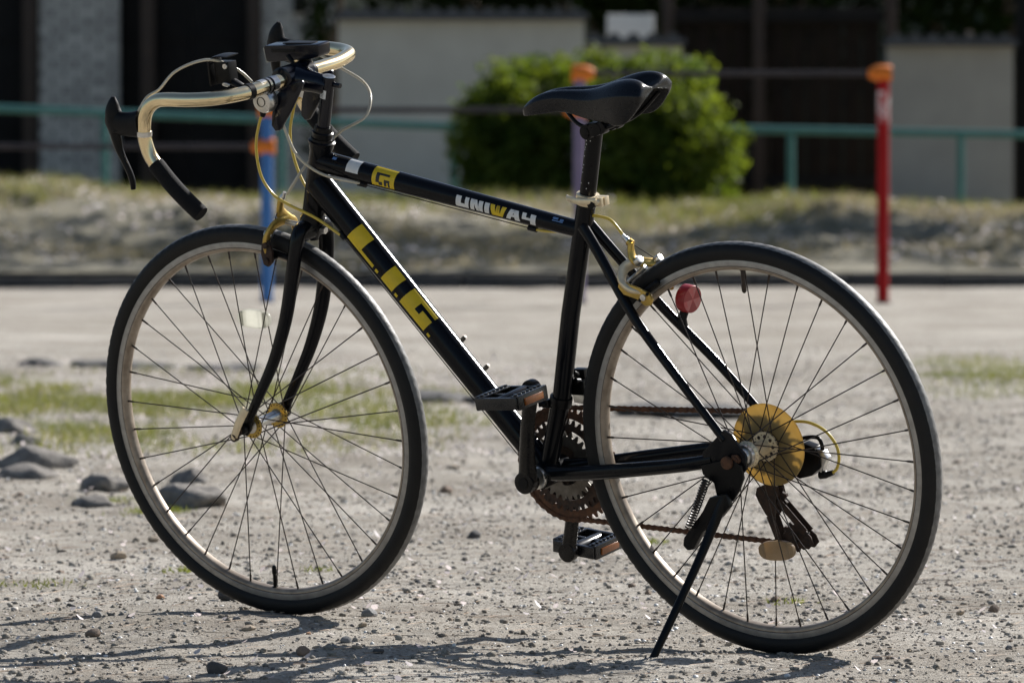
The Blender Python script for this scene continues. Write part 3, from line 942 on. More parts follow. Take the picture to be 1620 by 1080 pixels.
# ---- wheels
def tyre_mesh():
    seg, n = 432, 22
    vs = np.zeros((seg, n, 3))
    rc_, rr = 0.3272, 0.0168
    ph = np.linspace(-math.pi * 0.80, math.pi * 0.80, n)
    th = np.arange(seg) * 2 * math.pi / seg
    for j, p in enumerate(ph):
        d = np.zeros(seg)
        a = abs(p)
        if a < 0.95:                       # tread: slanted grooves, shoulder knobs
            wave = np.sin(th * 108 + 5.0 * a * (1 if p > 0 else -1))
            depth = 0.0011 if a > 0.35 else 0.0005
            d = -depth * (wave > 0.45)
        elif a < 1.15:
            d = 0.0006 * (np.sin(th * 108 + 2.5 * (1 if p > 0 else -1)) > -0.2)
        r = rr + d
        vs[:, j, 0] = (rc_ + r * math.cos(p)) * np.cos(th)
        vs[:, j, 2] = (rc_ + r * math.cos(p)) * np.sin(th)
        vs[:, j, 1] = r * math.sin(p)
    i = np.arange(seg)[:, None] * n + np.arange(n - 1)[None, :]
    i2 = ((np.arange(seg)[:, None] + 1) % seg) * n + np.arange(n - 1)[None, :]
    fs = np.stack([i, i + 1, i2 + 1, i2], -1).reshape(-1, 4)
    pm = 0.5 * (np.abs(ph[:-1]) + np.abs(ph[1:]))
    mi = np.tile((pm < 0.55).astype(np.int32), seg)
    me = raw_mesh('tyre', vs.reshape(-1, 3), fs, ['tyre_rubber', 'tyre_tread'], mi, smooth=True)
    return me
TYRE = tyre_mesh()
rim_prof = [(.3170, .0112), (.3160, .0118), (.3062, .0118), (.3056, .0112), (.3048, .0112), (.3040, .0114), (.3010, .0105), (.2985, .0075), (.2975, .003), (.2975, -.003), (.2985, -.0075), (.3010, -.0105), (.3040, -.0114), (.3048, -.0112), (.3056, -.0112), (.3062, -.0118), (.3160, -.0118), (.3170, -.0112), (.3130, -.0100), (.3130, .0100)]
rim_mats = [0, 0, 0, 2, 1, 1, 1, 1, 1, 1, 1, 1, 1, 2, 0, 0, 0, 0, 0, 0]
def rim_mesh(bronze):
    return MB().lathe(rim_prof, 180, closed=True, mats=rim_mats).mesh('rim', ['rim_alloy', bronze, 'black_metal'], smooth=35)
RIM = rim_mesh('rim_bronze')

def spoke_mesh(fr, fy, sgn, cross=58):
    """hub flange hole to rim at angle 0"""
    a = R(cross) * sgn
    h = V(fr * math.cos(a), fy, fr * math.sin(a))
    r = V(0.2965, math.copysign(0.003, fy), 0)
    d = (r - h) / np.linalg.norm(r - h)
    m = MB().tube([h, r - d * .013], .00105, 6)
    m.tube([r - d * .013, r - d * .010, r + d * .003], [.0013, .0019, .0019], 6)
    return m.mesh('spoke', 'steel_spoke')

FY = 0.009   # the front wheel sits a little left of the rear wheel's plane
def make_wheel(x, fl, fr_, flange, phase, hub_builder, reflector, valve_ang, valve_mat):
    w = empty('wheel', Vector((x, FY if x > .5 else 0, 0)) - FOOT, bike)
    link('tyre', TYRE, w).rotation_euler = (0, phase * 0.3, 0)
    link('rim', RIM, w)
    base = {(1, 1): spoke_mesh(flange, fl, 1), (1, -1): spoke_mesh(flange, fl, -1), (-1, 1): spoke_mesh(flange, fr_, 1), (-1, -1): spoke_mesh(flange, fr_, -1)}
    k = 0
    for i in range(36):
        side = 1 if i % 2 == 0 else -1
        sg = 1 if (i // 2) % 2 == 0 else -1
        o = link('spoke', base[(side, sg)], w)
        o.rotation_euler = (0, -(2 * math.pi * i / 36 + phase), 0)
    hub_builder(w)
    # valve
    a = valve_ang
    d = V(math.cos(a), 0, math.sin(a))
    m = MB().tube([d * .2985, d * .2965], [.0055, .005], 12)
    m.tube([d * .2965, d * .274, d * .2735, d * .262, d * .259], [.0032, .0032, .0042, .0040, .002], 12)
    link('valve', m.mesh('valve', valve_mat), w)
    # spoke reflector
    (rx, rz, ry, ang, mn) = reflector
    m = MB()
    n = 26
    pl = []
    for kk in range(n):
        t = 2 * math.pi * kk / n
        c_, s_ = math.cos(t), math.sin(t)
        pl.append((math.copysign(abs(c_) ** 0.75, c_) * .0345, math.copysign(abs(s_) ** 0.75, s_) * .0165))
    m.prism(pl, -.0045, .0045)
    m.box((-.024, 0, 0), (.006, .011, .026))
    m.box((.024, 0, 0), (.006, .011, .026))
    o = link('spoke_reflector', m.mesh('spoke_reflector', mn, bevel=.002), w)
    o.location = (rx - x, ry, rz)
    o.rotation_euler = (0, ang, 0)
    return w

def front_hub(w):
    m = MB()
    m.lathe([(.004, -.052), (.0085, -.050), (.0085, -.042), (.013, -.0395), (.0135, -.036), (.010, -.030), (.0082, 0), (.010, .030), (.0135, .036), (.013, .0395), (.0085, .042), (.0085, .050), (.004, .052)], 28)
    h = link('hub', m.mesh('hub', 'silver', smooth=50), w)
    for s in (1, -1):
        mm = MB().lathe([(.009, s * .0335), (.0215, s * .0345), (.0222, s * .036), (.0215, s * .0378), (.012, s * .039)], 36)
        link('hub_flange', mm.mesh('hub_flange', 'gold_anodised'), w)
        mm = MB()
        for kk in range(18):
            a = 2 * math.pi * kk / 18
            mm.ball((.0188 * math.cos(a), s * .0362, .0188 * math.sin(a)), (.0017, .0034, .0017), 8, 5)
        link('spoke_head', mm.mesh('spoke_head', 'rust_dark'), w)
    mm = MB()
    mm.cyl(V(0, .052, 0), V(0, .064, 0), .0092, .0088, 20)
    mm.cyl(V(0, -.052, 0), V(0, -.064, 0), .0092, .0088, 20)
    link('axle_nut', mm.mesh('axle_nut', 'black_metal', bevel=.0006), w)
    lv = V(-.020, 0, .040) / np.linalg.norm(V(-.020, 0, .040))
    nrm = V(-lv[2], 0, lv[0])
    mm = MB()
    p0, p1 = V(.0175, .0675, -.016), V(-.0205, .0720, .040)
    mm.tube([p0, p0 * .5 + p1 * .5 + V(0, .003, 0), p1], [(.0068, .0028), (.0078, .0028), (.0082, .0026)], 14)
    q = link('quick_release_lever', mm.mesh('quick_release_lever', 'gold_pale', bevel=.0004), w)
    mm = MB().cyl(V(.015, .062, -.014), V(.015, .070, -.014), .007, seg=14)
    mm.cyl(V(0, .058, 0), V(.015, .068, -.012), .006, seg=12)
    link('lever_pivot', mm.mesh('lever_pivot', 'rust_dark'), w)

def rear_hub(w):
    m = MB()
    m.lathe([(.004, -.064), (.010, -.062), (.012, -.022), (.0245, -.019), (.0255, -.017), (.0245, -.0145), (.0125, -.0130), (.0125, .024), (.0215, .0315), (.0225, .0335), (.0215, .036), (.016, .0385)], 32)
    link('hub', m.mesh('hub', 'gold_pale', smooth=50), w)
    m = MB().lathe([(.012, .038), (.0185, .040), (.0185, .048), (.0145, .049), (.0145, .056), (.0105, .057), (.0105, .0595)], 32)
    link('hub_cap', m.mesh('hub_cap', 'silver', smooth=35), w)
    m = MB()
    for s, y in ((1, .0338), (-1, -.0165)):
        for kk in range(18):
            a = 2 * math.pi * kk / 18
            m.ball((.0195 * math.cos(a), y, .0195 * math.sin(a)), (.0018, .0036, .0018), 8, 5)
    for kk in range(9):
        a = 2 * math.pi * (kk + .5) / 9
        m.ball((.0170 * math.cos(a), -.0132, .0170 * math.sin(a)), (.0030, .0016, .0030), 8, 5)
    link('spoke_head', m.mesh('spoke_head', 'rust_dark'), w)
    m = MB().lathe([(.0240, -.0215), (.0300, -.0215), (.0390, -.0230), (.0560, -.0262), (.0660, -.0275), (.0685, -.0262), (.0690, -.0275), (.0660, -.0292), (.0560, -.0280), (.0390, -.0248), (.0240, -.0232)], 72, closed=True)
    link('spoke_protector', m.mesh('spoke_protector', 'gold_disc', smooth=50), w)
    for i, (teeth, y) in enumerate(((24, -.0315), (21, -.036), (19, -.0405), (17, -.045), (15, -.0495), (13, -.054))):
        rp = teeth * .0127 / (2 * math.pi)
        pl = []
        for k in range(teeth * 4):
            a = 2 * math.pi * k / (teeth * 4)
            rr = rp + (.0035, .0035, -.0035, -.0035)[k % 4]
            pl.append((rr * math.cos(a), rr * math.sin(a)))
        link('sprocket', MB().prism(pl, y - .001, y + .001).mesh('sprocket', 'rust_dark'), w)
    m = MB()
    m.cyl(V(0, -.066, 0), V(0, -.078, 0), .008, seg=6)
    m.cyl(V(0, .060, 0), V(0, .074, 0), .0058, seg=14)
    m.tube([V(0, .0672, 0), V(0, .072, 0)], .0098, 6)
    link('axle_nut', m.mesh('axle_nut', 'rust', bevel=.0005), w)

make_wheel(WB, .036, -.036, .0188, R(4), front_hub, (WB - .005, .179, .0, R(-2), 'oval_clear'), math.atan2(-.294, .021), 'black_metal')
make_wheel(0.0, .0338, -.0165, .0195, R(1), rear_hub, (-.014, -.169, .0, R(4), 'oval_aged'), math.atan2(.291, -.003), 'steel_spoke')

# ---- brake calipers
def arm(pts, rad, name, mname, parent, n=5):
    sp_ = spline(pts, n)
    a = lerp_list([r[0] for r in rad], len(sp_))
    b = lerp_list([r[1] for r in rad], len(sp_))
    return part(MB().tube(sp_, list(zip(a, b)), 14, ref=(0.9, 0, 0.3)), name, mname, parent)
fc = part(MB().tube([P3(.868, .340), P3(.935, .352)], .0045, 12), 'brake_caliper', 'silver')
arm([P3(.9235, .352, -.006), P3(.9255, .352, .012), P3(.930, .344, .030), P3(.936, .326, .040), P3(.938, .304, .036), P3(.936, .289, .030)], [(.009, .005), (.010, .005), (.009, .005), (.0085, .005), (.0085, .005), (.0075, .0045)], 'caliper_arm', 'gold_anodised', fc)
arm([P3(.9155, .3905, .013), P3(.920, .376, .013), P3(.9245, .364, .006), P3(.9245, .350, -.012), P3(.929, .342, -.030), P3(.935, .324, -.040), P3(.936, .300, -.036), P3(.936, .288, -.030)], [(.007, .005), (.008, .005), (.011, .0055), (.010, .005), (.0085, .005), (.0085, .005), (.0085, .005), (.0075, .0045)], 'caliper_arm', 'gold_anodised', fc)
m = MB()
m.cyl(P3(.932, .351), P3(.943, .353), .0068, seg=6)
m.tube([P3(.930, .333, .030), P3(.943, .335, .034)], [.0065, .006], 12)
part(m, 'caliper_bolt', 'silver', fc, bevel=.0005)
m = MB().tube([P3(.9055, .4035, .0135), P3(.909, .398, .013), P3(.911, .396, .013), P3(.9165, .388, .013)], [.0032, .0036, .0052, .0050], 12)
part(m, 'cable_adjuster', 'silver', fc)
part(MB().cyl(P3(.9165, .388, .013), P3(.932, .336, .031), .0009, seg=6), 'wire', 'steel_spoke', fc)
for s in (1, -1):
    m = MB()
    tg = V(.288, 0, .0777) / np.linalg.norm(V(.288, 0, .0777))
    c = P3(.933, .2985, s * .0205)
    m.tube([c - tg * .026, c - tg * .024, c + tg * .024, c + tg * .026], [(.004, .003), (.0055, .006), (.0055, .006), (.004, .003)], 12)
    m.cyl(P3(.936, .294, s * .022), P3(.937, .293, s * .042), .0065, seg=12)
    part(m, 'brake_pad', 'black_metal', fc)
m = MB()
m.prism([(.944, .322), (.930, .326), (.924, .306), (.926, .288), (.936, .280), (.945, .284), (.948, .302)], .0385, .0445)
m.cyl(P3(.934, .318, .040), P3(.934, .318, .050), .0055, seg=12)
m.cyl(P3(.936, .291, .040), P3(.936, .291, .049), .0060, seg=6)
part(m, 'pad_holder', 'rust_dark', fc, bevel=.001)
m = MB().cyl(P3(.852, .339), P3(.838, .336), .0065, seg=6)
part(m, 'mounting_nut', 'silver', fc)

rcl = part(MB().tube([P3(.222, .270), P3(.186, .296)], .0045, 12), 'brake_caliper', 'silver')
arm([P3(.1985, .300, -.012), P3(.207, .302, .004), P3(.215, .296, .020), P3(.212, .280, .034), P3(.196, .267, .037), P3(.180, .262, .034), P3(.161, .254, .030)], [(.008, .0055), (.010, .006), (.011, .006), (.0105, .006), (.009, .006), (.0085, .005), (.0075, .0045)], 'caliper_arm', 'gold_pale', rcl)
arm([P3(.2095, .334, .002), P3(.2095, .320, .003), P3(.2045, .307, .003), P3(.192, .300, -.014), P3(.186, .294, -.032), P3(.182, .278, -.038), P3(.170, .262, -.034), P3(.162, .254, -.030)], [(.0062, .005), (.0085, .005), (.0105, .0055), (.0095, .005), (.009, .005), (.0085, .005), (.0085, .005), (.0075, .0045)], 'caliper_arm', 'gold_anodised', rcl)
part(MB().prism([(.212, .284), (.217, .270), (.207, .258), (.182, .251), (.167, .2405), (.156, .2415), (.1515, .251), (.158, .262), (.176, .270), (.196, .2755)], .0345, .0405), 'caliper_plate', 'gold_anodised', rcl, bevel=.0015)
m = MB()
m.cyl(P3(.197, .304, .008), P3(.189, .311, .009), .0075, .0072, 14)
m.cyl(P3(.185, .2985, -.030), P3(.176, .304, -.031), .0078, .0075, 14)
m.tube([P3(.168, .255, .036), P3(.168, .255, .0435)], [.0058, .0055], 14)
part(m, 'caliper_bolt', 'silver', rcl, bevel=.0006)
m = MB().tube([P3(.2255, .3475), P3(.2205, .3425), P3(.2200, .342), P3(.2145, .3365)], [.0032, .0034, .0050, .0050], 12)
part(m, 'cable_adjuster', 'silver', rcl)
m = MB().tube([P3(.2150, .337), P3(.2085, .3325)], [.0068, .0068], 12)
part(m, 'barrel', 'gold_anodised', rcl)
part(MB().cyl(P3(.2095, .334), P3(.184, .302, -.028), .0009, seg=6), 'wire', 'steel_spoke', rcl)
for s in (1, -1):
    m = MB()
    tg = V(.253, 0, -.165) / np.linalg.norm(V(.253, 0, -.165))
    c = P3(.172, .262, s * .0205)
    m.tube([c - tg * .028, c - tg * .025, c + tg * .026, c + tg * .028], [(.004, .003), (.006, .006), (.006, .006), (.004, .003)], 12)
    part(m, 'brake_pad', 'rubber_hood', rcl)
    if s == 1:
        m = MB()
        for t in (-.0085, .0085):
            m.tube([P3(.168, .255, .0375) + tg * t * 1.1, P3(.168, .255, .0412) + tg * t * 1.1], .0030, 10)
        part(m, 'slot', 'black_metal', rcl)

# ---- crankset
def ring(teeth, y, thick, inner, mname, parent, holes=True, ph=0.0):
    rp = teeth * .0127 / (2 * math.pi)
    n = teeth * 6
    vs, fs = [], []
    for k in range(n):
        a = 2 * math.pi * k / n + ph
        rr = rp + (.0030, .0045, .0030, -.0035, -.0045, -.0035)[k % 6]
        ri = inner + (.006 * max(0, math.cos(5 * a)) ** 6 * -1)
        for yy in (y - thick, y + thick):
            for q in (ri, rr):
                vs.append((BB[0] + q * math.cos(a), yy, BB[1] + q * math.sin(a)))
    for k in range(n):
        a, b = k * 4, ((k + 1) % n) * 4
        fs += [(a, a + 1, b + 1, b), (a + 2, b + 2, b + 3, a + 3), (a + 1, a + 3, b + 3, b + 1), (a, b, b + 2, a + 2)]
    return part(MB().add(vs, fs), 'chainring', mname, parent, smooth=30)
ca = V(-.045, 0, .167) / np.linalg.norm(V(-.045, 0, .167))
bbv = P3(*BB)
m = MB()
m.cyl(bbv + V(0, -.062, 0), bbv + V(0, .062, 0), .0085, seg=16)
m.tube([bbv + V(0, .035, 0), bbv + V(0, .043, 0), bbv + V(0, .044, 0)], [.0195, .0195, .0150], 24)
cs = part(m, 'crankset', 'silver', bevel=.0005)
ring(48, -.051, .0012, .0795, 'rust', cs)
ring(38, -.0455, .0012, .061, 'rust_dark', cs, ph=.05)
ring(28, -.0400, .0012, .034, 'silver_dull', cs, ph=.1)
m = MB()
for k in range(5):
    a = R(18 + 72 * k)
    d = V(math.cos(a), 0, math.sin(a))
    m.tube([bbv + V(0, -.056, 0), bbv + V(0, -.054, 0) + d * .045, bbv + V(0, -.051, 0) + d * .083], [(.018, .006), (.014, .004), (.012, .003)], 10)
m.tube([bbv + V(0, -.050, 0), bbv + V(0, -.066, 0)], [.026, .022], 20)
part(m, 'spider', 'rust_dark', cs)
for s in (1, -1):
    e = bbv + ca * (.170 * s)
    y0, y1 = s * .066, s * .084
    m = MB()
    pts = [bbv + V(0, y0, 0) - ca * (.004 * s), bbv + V(0, y0, 0) + ca * (.012 * s), bbv + V(0, (y0 + y1) / 2, 0) + ca * (.05 * s), bbv + V(0, y1, 0) + ca * (.11 * s), bbv + V(0, y1, 0) + ca * (.158 * s), e + V(0, y1, 0)]
    m.tube(spline(pts, 5), [(a, b) for a, b in zip(lerp_list([.0185, .0180, .0150, .0132, .0138, .0145], 26), lerp_list([.0110, .0110, .0085, .0070, .0065, .0065], 26))], 16)
    m.tube([bbv + V(0, y0 - s * .010, 0), bbv + V(0, y0 + s * .011, 0)], .0185, 24)
    m.tube([e + V(0, y1 - s * .0068, 0), e + V(0, y1 + s * .0068, 0)], .0165, 24)
    arm_o = part(m, 'crank_arm', 'crank_paint', cs, bevel=.0012)
    m = MB().tube([bbv + V(0, y0 + s * .0112, 0), bbv + V(0, y0 + s * .0125, 0)], .0095, 18)
    part(m, 'dust_cap', 'black_plastic', cs)

# ---- pedals
def pedal(s, tilt):
    e = bbv + ca * (.170 * s)
    c0 = e + V(0, s * .141, 0)
    p = empty('pedal', Vector(c0) - FOOT, bike)
    p.rotation_euler = (0, tilt, 0)
    L, W, T = .0445, .0440, .0120
    def pp(mb, name, mname, bevel=.0008):
        return link(name, mb.mesh(name, mname, bevel=bevel), p)
    mb = MB()
    mb.tube([V(0, -s * .050, 0), V(0, -s * .040, 0), V(0, s * .035, 0), V(0, s * .041, 0)], [.009, .0115, .0095, .007], 16)
    mb.cyl(V(0, -s * .058, 0), V(0, -s * .045, 0), .0075, seg=14)
    pp(mb, 'pedal_body', 'pedal_plastic')
    for sx in (1, -1):                     # front and rear cage walls with slots above the reflector
        mb = MB()
        mb.box((sx * (L - .003), 0, 0), (.006, W * 1.80, T * 2))
        mb.box((sx * (L - .011), 0, T - .0022), (.014, W * 1.72, .0034))
        mb.box((sx * (L - .011), 0, -T + .0022), (.014, W * 1.72, .0034))
        pp(mb, 'cage_wall', 'pedal_plastic', bevel=.0012)
        for k in range(7):
            mt = MB().box((sx * (L - .0105), (k - 3) * .0108, T + .0004), (.0055, .0055, .0028))
            pp(mt, 'grip_tooth', 'pedal_plastic', bevel=.0006)
        mb = MB().box((sx * (L + .0008), 0, -.001), (.004, .050, .0115))
        pp(mb, 'pedal_reflector', 'amber_lens', bevel=.0008)
    for sy in (1, -1):                     # end bridges
        mb = MB().box((0, sy * W * .92, 0), ((L - .003) * 2, .0075, T * 1.7))
        pp(mb, 'cage_end', 'pedal_plastic', bevel=.0016)
    for sx in (1, -1):
        mb = MB().box((sx * .020, s * .004, 0), (.024, .007, T * 1.3))
        pp(mb, 'cage_rib', 'pedal_plastic', bevel=.001)
    return p
pedal(1, R(3))
pedal(-1, R(-6))

# ---- chain
def chain():
    segs = []
    rb = 48 * .0127 / (2 * math.pi)
    pts = []
    top_f = P3(BB[0] - .012, BB[1] + rb, -.051)
    top_r = P3(.004, .0505, -.045)
    bot_r = P3(-.004, -.171, -.047)
    bot_f = P3(BB[0] - .02, BB[1] - rb + .002, -.051)
    line = [top_r, top_f]
    path = [top_r + (top_f - top_r) * t for t in np.linspace(0, 1, 33)]
    for k in range(1, 24):
        a = R(97) - k / 24 * R(190)
        path.append(P3(BB[0] + rb * math.cos(a), BB[1] + rb * math.sin(a), -.051))
    path += [bot_f + (bot_r - bot_f) * t for t in np.linspace(0, 1, 33)]
    path = np.array(path)
    d = np.concatenate([[0], np.cumsum(np.linalg.norm(np.diff(path, axis=0), axis=1))])
    n = int(d[-1] / .0127)
    pos = np.stack([np.interp(np.arange(n + 1) * .0127, d, path[:, k]) for k in range(3)], 1)
    m = MB()
    for k in range(n):
        a, b = pos[k], pos[k + 1]
        off = .0032 if k % 2 else .0021
        for s in (1, -1):
            t = (b - a) / np.linalg.norm(b - a)
            y = V(0, s * off, 0)
            m.tube([a - t * .003 + y, a + y, (a + b) / 2 + y, b + y, b + t * .003 + y], [(.0022, .0006), (.0044, .0006), (.0030, .0006), (.0044, .0006), (.0022, .0006)], 6)
        m.cyl(a + V(0, -.0042, 0), a + V(0, .0042, 0), .0026, seg=6)
    o = part(m, 'chain', 'rust', label='rusty brown bicycle chain')
chain()

# ---- front derailleur
m = MB()
fd = P3(.387, .062)
sdn = (ST1 - ST0) / np.linalg.norm(ST1 - ST0)
m.tube([fd - sdn * .008, fd + sdn * .008], .0190, 22)
m.box(fd + V(.020, .012, -.002), (.014, .012, .014))
m.cyl(fd + V(.020, .016, -.002), fd + V(.030, .022, -.002), .005, seg=10)
f_ = part(m, 'front_derailleur', 'black_metal', bevel=.001)
m = MB()
m.prism([(.395, .062), (.375, .072), (.345, .058), (.335, .028), (.340, .012), (.356, .030), (.372, .042), (.392, .044)], -.0585, -.0570)
m.prism([(.395, .066), (.375, .076), (.345, .062), (.332, .034), (.338, .016), (.356, .034), (.372, .046), (.392, .048)], -.0445, -.0430)
m.box(P3(.366, .068, -.0505), (.010, .014, .006))
part(m, 'derailleur_cage', 'silver', f_, bevel=.0003)
m = MB()
m.box(fd + V(-.022, -.028, .018), (.030, .022, .024))
m.box(fd + V(-.018, -.040, .035), (.022, .014, .022))
m.cyl(fd + V(-.028, -.020, .030), fd + V(-.028, -.008, .033), .005, seg=10)
m.cyl(fd + V(-.024, -.022, .040), fd + V(-.024, -.012, .046), .004, seg=10)
part(m, 'derailleur_link', 'black_metal', f_, bevel=.0015)

# ---- rear derailleur
m = MB()
m.prism([(.008, -.006), (-.006, -.004), (-.020, -.014), (-.018, -.034), (-.004, -.036), (.006, -.022)], -.070, -.066)
rd = part(m, 'rear_derailleur', 'black_metal', bevel=.001)
m = MB()
m.prism([(-.014, -.016), (-.036, -.008), (-.056, -.014), (-.066, -.030), (-.064, -.048), (-.046, -.062), (-.022, -.068), (-.004, -.060), (-.004, -.038)], -.092, -.073)
m.tube(spline([P3(-.020, -.004, -.080), P3(-.042, .0005, -.082), P3(-.060, .000, -.082), P3(-.066, -.012, -.082), P3(-.066, -.028, -.082)], 5), .0034, 10)
part(m, 'derailleur_body', 'black_metal', rd, bevel=.002)
m = MB().prism([(-.058, -.016), (-.070, -.020), (-.078, -.032), (-.070, -.044), (-.062, -.060), (-.058, -.050), (-.062, -.034)], -.090, -.076)
part(m, 'cover', 'silver', rd, bevel=.002)
m = MB().tube([P3(-.058, -.062, -.080), P3(-.070, -.060, -.080), P3(-.072, -.060, -.080), P3(-.084, -.056, -.080)], [.0065, .0065, .005, .0045], 12)
part(m, 'barrel_adjuster', 'black_plastic', rd)
arm_pl = [(.038, -.078), (.014, -.068), (-.004, -.074), (-.006, -.086), (.004, -.098), (.000, -.112), (.016, -.132), (.026, -.122), (.036, -.104), (.042, -.090)]
def bar_poly(x0, z0, x1, z1, w0, w1):
    d = V(x1 - x0, z1 - z0); d /= np.linalg.norm(d); n_ = V(-d[1], d[0])
    a, b = V(x0, z0), V(x1, z1)
    return [tuple(a + n_ * w0), tuple(b + n_ * w1), tuple(b - n_ * w1), tuple(a - n_ * w0)]
def disc_poly(x, z, r, n=16):
    return [(x + r * math.cos(2 * math.pi * k / n), z + r * math.sin(2 * math.pi * k / n)) for k in range(n)]
for y_, dx in ((-.0530, 0), (-.0408, .003)):
    m = MB()
    m.prism([(x + dx, z) for x, z in arm_pl], y_, y_ + .0015)
    m.prism([(x + dx, z) for x, z in bar_poly(-.002, -.098, -.048, -.148, .006, .006)], y_ + .0002, y_ + .0016)
    m.prism([(x + dx, z) for x, z in bar_poly(.018, -.124, .004, -.168, .007, .006)], y_ + .0003, y_ + .0017)
    m.prism([(x + dx, z) for x, z in [(.010, -.166), (.000, -.180), (-.018, -.182), (-.034, -.174), (-.052, -.176), (-.062, -.166), (-.058, -.154), (-.048, -.146), (-.044, -.156), (-.034, -.164), (-.020, -.168), (-.006, -.164)]], y_ + .0001, y_ + .0018)
    m.prism([(x + dx, z) for x, z in disc_poly(-.022, -.158, .009)], y_ - .0005, y_ + .0020)
    part(m, 'derailleur_cage', 'rust_dark', rd, bevel=.0003)
for (x, z) in ((.012, -.094), (-.022, -.158)):
    pl = []
    for k in range(44):
        a = 2 * math.pi * k / 44
        rr = .0225 + (.003, .003, -.002, -.002)[k % 4]
        pl.append((x + rr * math.cos(a), z + rr * math.sin(a)))
    part(MB().prism(pl, -.0490, -.0440), 'jockey_wheel', 'rust_dark', rd)
cable('gear_cable', [P3(.060, -.006, -.0680), P3(.030, .012, -.0690), P3(.000, .024, -.070), P3(-.020, .0285, -.070), P3(-.054, .0285, -.070), P3(-.083, .015, -.072), P3(-.099, -.008, -.074), P3(-.101, -.029, -.076), P3(-.093, -.048, -.079), P3(-.083, -.0565, -.080)], .0026, 'cable_yellow')

# ---- kickstand
m = MB()
m.prism([(.066, -.012), (.036, -.004), (.004, .002), (-.012, -.008), (-.014, -.030), (-.002, -.052), (.010, -.068), (.030, -.076), (.040, -.068), (.044, -.040), (.064, -.026)], .068, .075)
ks = part(m, 'kickstand', 'black_metal', bevel=.0015)
m = MB()
m.prism([(.012, -.052), (.046, -.060), (.062, -.084), (.104, -.130), (.108, -.144), (.100, -.152), (.088, -.150), (.066, -.120), (.026, -.092), (.008, -.074)], .077, .090)
part(m, 'kickstand_plate', 'black_metal', ks, bevel=.003)
m = MB()
leg = [P3(.020, -.060, .082), P3(.034, -.098, .098), P3(.0450, -.150, .135), P3(.0610, -.222, .195), P3(.0745, -.281, .2445), P3(.0775, -.2905, .2515)]
m.tube(spline(leg, 6), [(a, b) for a, b in zip(lerp_list([.0085, .0085, .0072, .0066, .0064, .0085], 31), lerp_list([.0085, .0085, .0072, .0066, .0064, .0045], 31))], 14)
part(m, 'kickstand_leg', 'black_metal', ks)
m = MB()
a0, a1 = P3(.050, -.030, .084), P3(.088, -.112, .094)
ax = (a1 - a0) / np.linalg.norm(a1 - a0)
e1 = np.cross(ax, V(0, 1, 0)); e1 /= np.linalg.norm(e1); e2 = np.cross(ax, e1)
hel = [a0 + (a1 - a0) * t + (e1 * math.cos(t * 2 * math.pi * 19) + e2 * math.sin(t * 2 * math.pi * 19)) * .0062 for t in np.linspace(0, 1, 19 * 12)]
m.tube(hel, .0013, 6)
part(m, 'spring', 'steel_spoke', ks)
part(MB().cyl(P3(.012, -.0035, .0755), P3(.012, -.0035, .081), .011, .0105, 18), 'kickstand_bolt', 'rust', ks, bevel=.001)

# ---- rear reflector on the right stay
rx, rz, ry = .1480, .2330, -.050
m = MB()
m.tube([P3(.160, .186, -.046), P3(.159, .200, -.048), P3(.152, .214, -.050)], [(.011, .010), (.008, .007), (.007, .007)], 12)
rr_ = part(m, 'rear_reflector', 'black_plastic')
axr = V(-.93, .12, -.10); axr /= np.linalg.norm(axr)
cc = P3(rx, rz, ry)
m = MB().tube([cc + axr * -.004, cc + axr * .012, cc + axr * .0135], [.0230, .0230, .0220], 32)
part(m, 'reflector_case', 'red_case', rr_)
m = MB()
e1 = np.cross(axr, V(0, 0, 1)); e1 /= np.linalg.norm(e1); e2 = np.cross(axr, e1)
vs = [cc + axr * .0145]; fs = []
n = 36
for k in range(n):
    a = 2 * math.pi * k / n
    vs.append(cc + axr * .0139 + (e1 * math.cos(a) + e2 * math.sin(a)) * .0215)
fs = [(0, 1 + k, 1 + (k + 1) % n) for k in range(n)]
m.slot = 0
m.add(vs, fs)
m.m = [0 if ((k // 6) % 2 == 0) else 1 for k in range(n)]
part(m, 'reflector_lens', ['red_lens', 'red_case'], rr_)

# ------------------------------------------------------------------ horizontal bars
bars = empty('horizontal_bars', (0, 34.2, 0))
tag(bars, 'playground pull-up bars of rising height on blue, purple and red posts with orange sockets', 'exercise bars')
def bp(mb, name, mn, parent=bars, label=None):
    o = mb.build(name, mn, parent, bevel=0.0)
    if label: o['label'] = label
    return o
posts = [(-3.10, .895, 'paint_orange', 'orange post'), (-1.354, 1.10, 'paint_blue', 'blue painted post'), (.372, 1.305, 'paint_purple', 'faded purple post'), (2.048, 1.25, 'paint_red', 'red post with worn paint')]
for x, h, mn, lb_ in posts:
    bp(MB().cyl((x, 0, -.05), (x, 0, h), .033, seg=20), 'post', mn, label=lb_)
    bp(MB().cyl((x, 0, -.03), (x, 0, .012), .055, .045, 20), 'post_footing', 'kerb_stone')
bp(MB().cyl((2.048, 0, 1.00), (2.048, 0, 1.17), .0335, seg=20, caps=False), 'worn_band', 'paint_worn')
bz = [.866, 1.068, 1.268]
for k in range(3):
    xa, xb = posts[k][0], posts[k + 1][0]
    bp(MB().cyl((xa, 0, bz[k]), (xb, 0, bz[k]), .0155, seg=14), 'bar', 'bar_steel')
    for x, s in ((xa, 1), (xb, -1)):
        m = MB()
        m.tube([(x - s * .045, 0, bz[k]), (x - s * .04, 0, bz[k]), (x + s * .03, 0, bz[k]), (x + s * .065, 0, bz[k]), (x + s * .085, 0, bz[k])], [.043, .047, .047, .034, .020], 18)
        bp(m, 'socket', 'paint_orange')

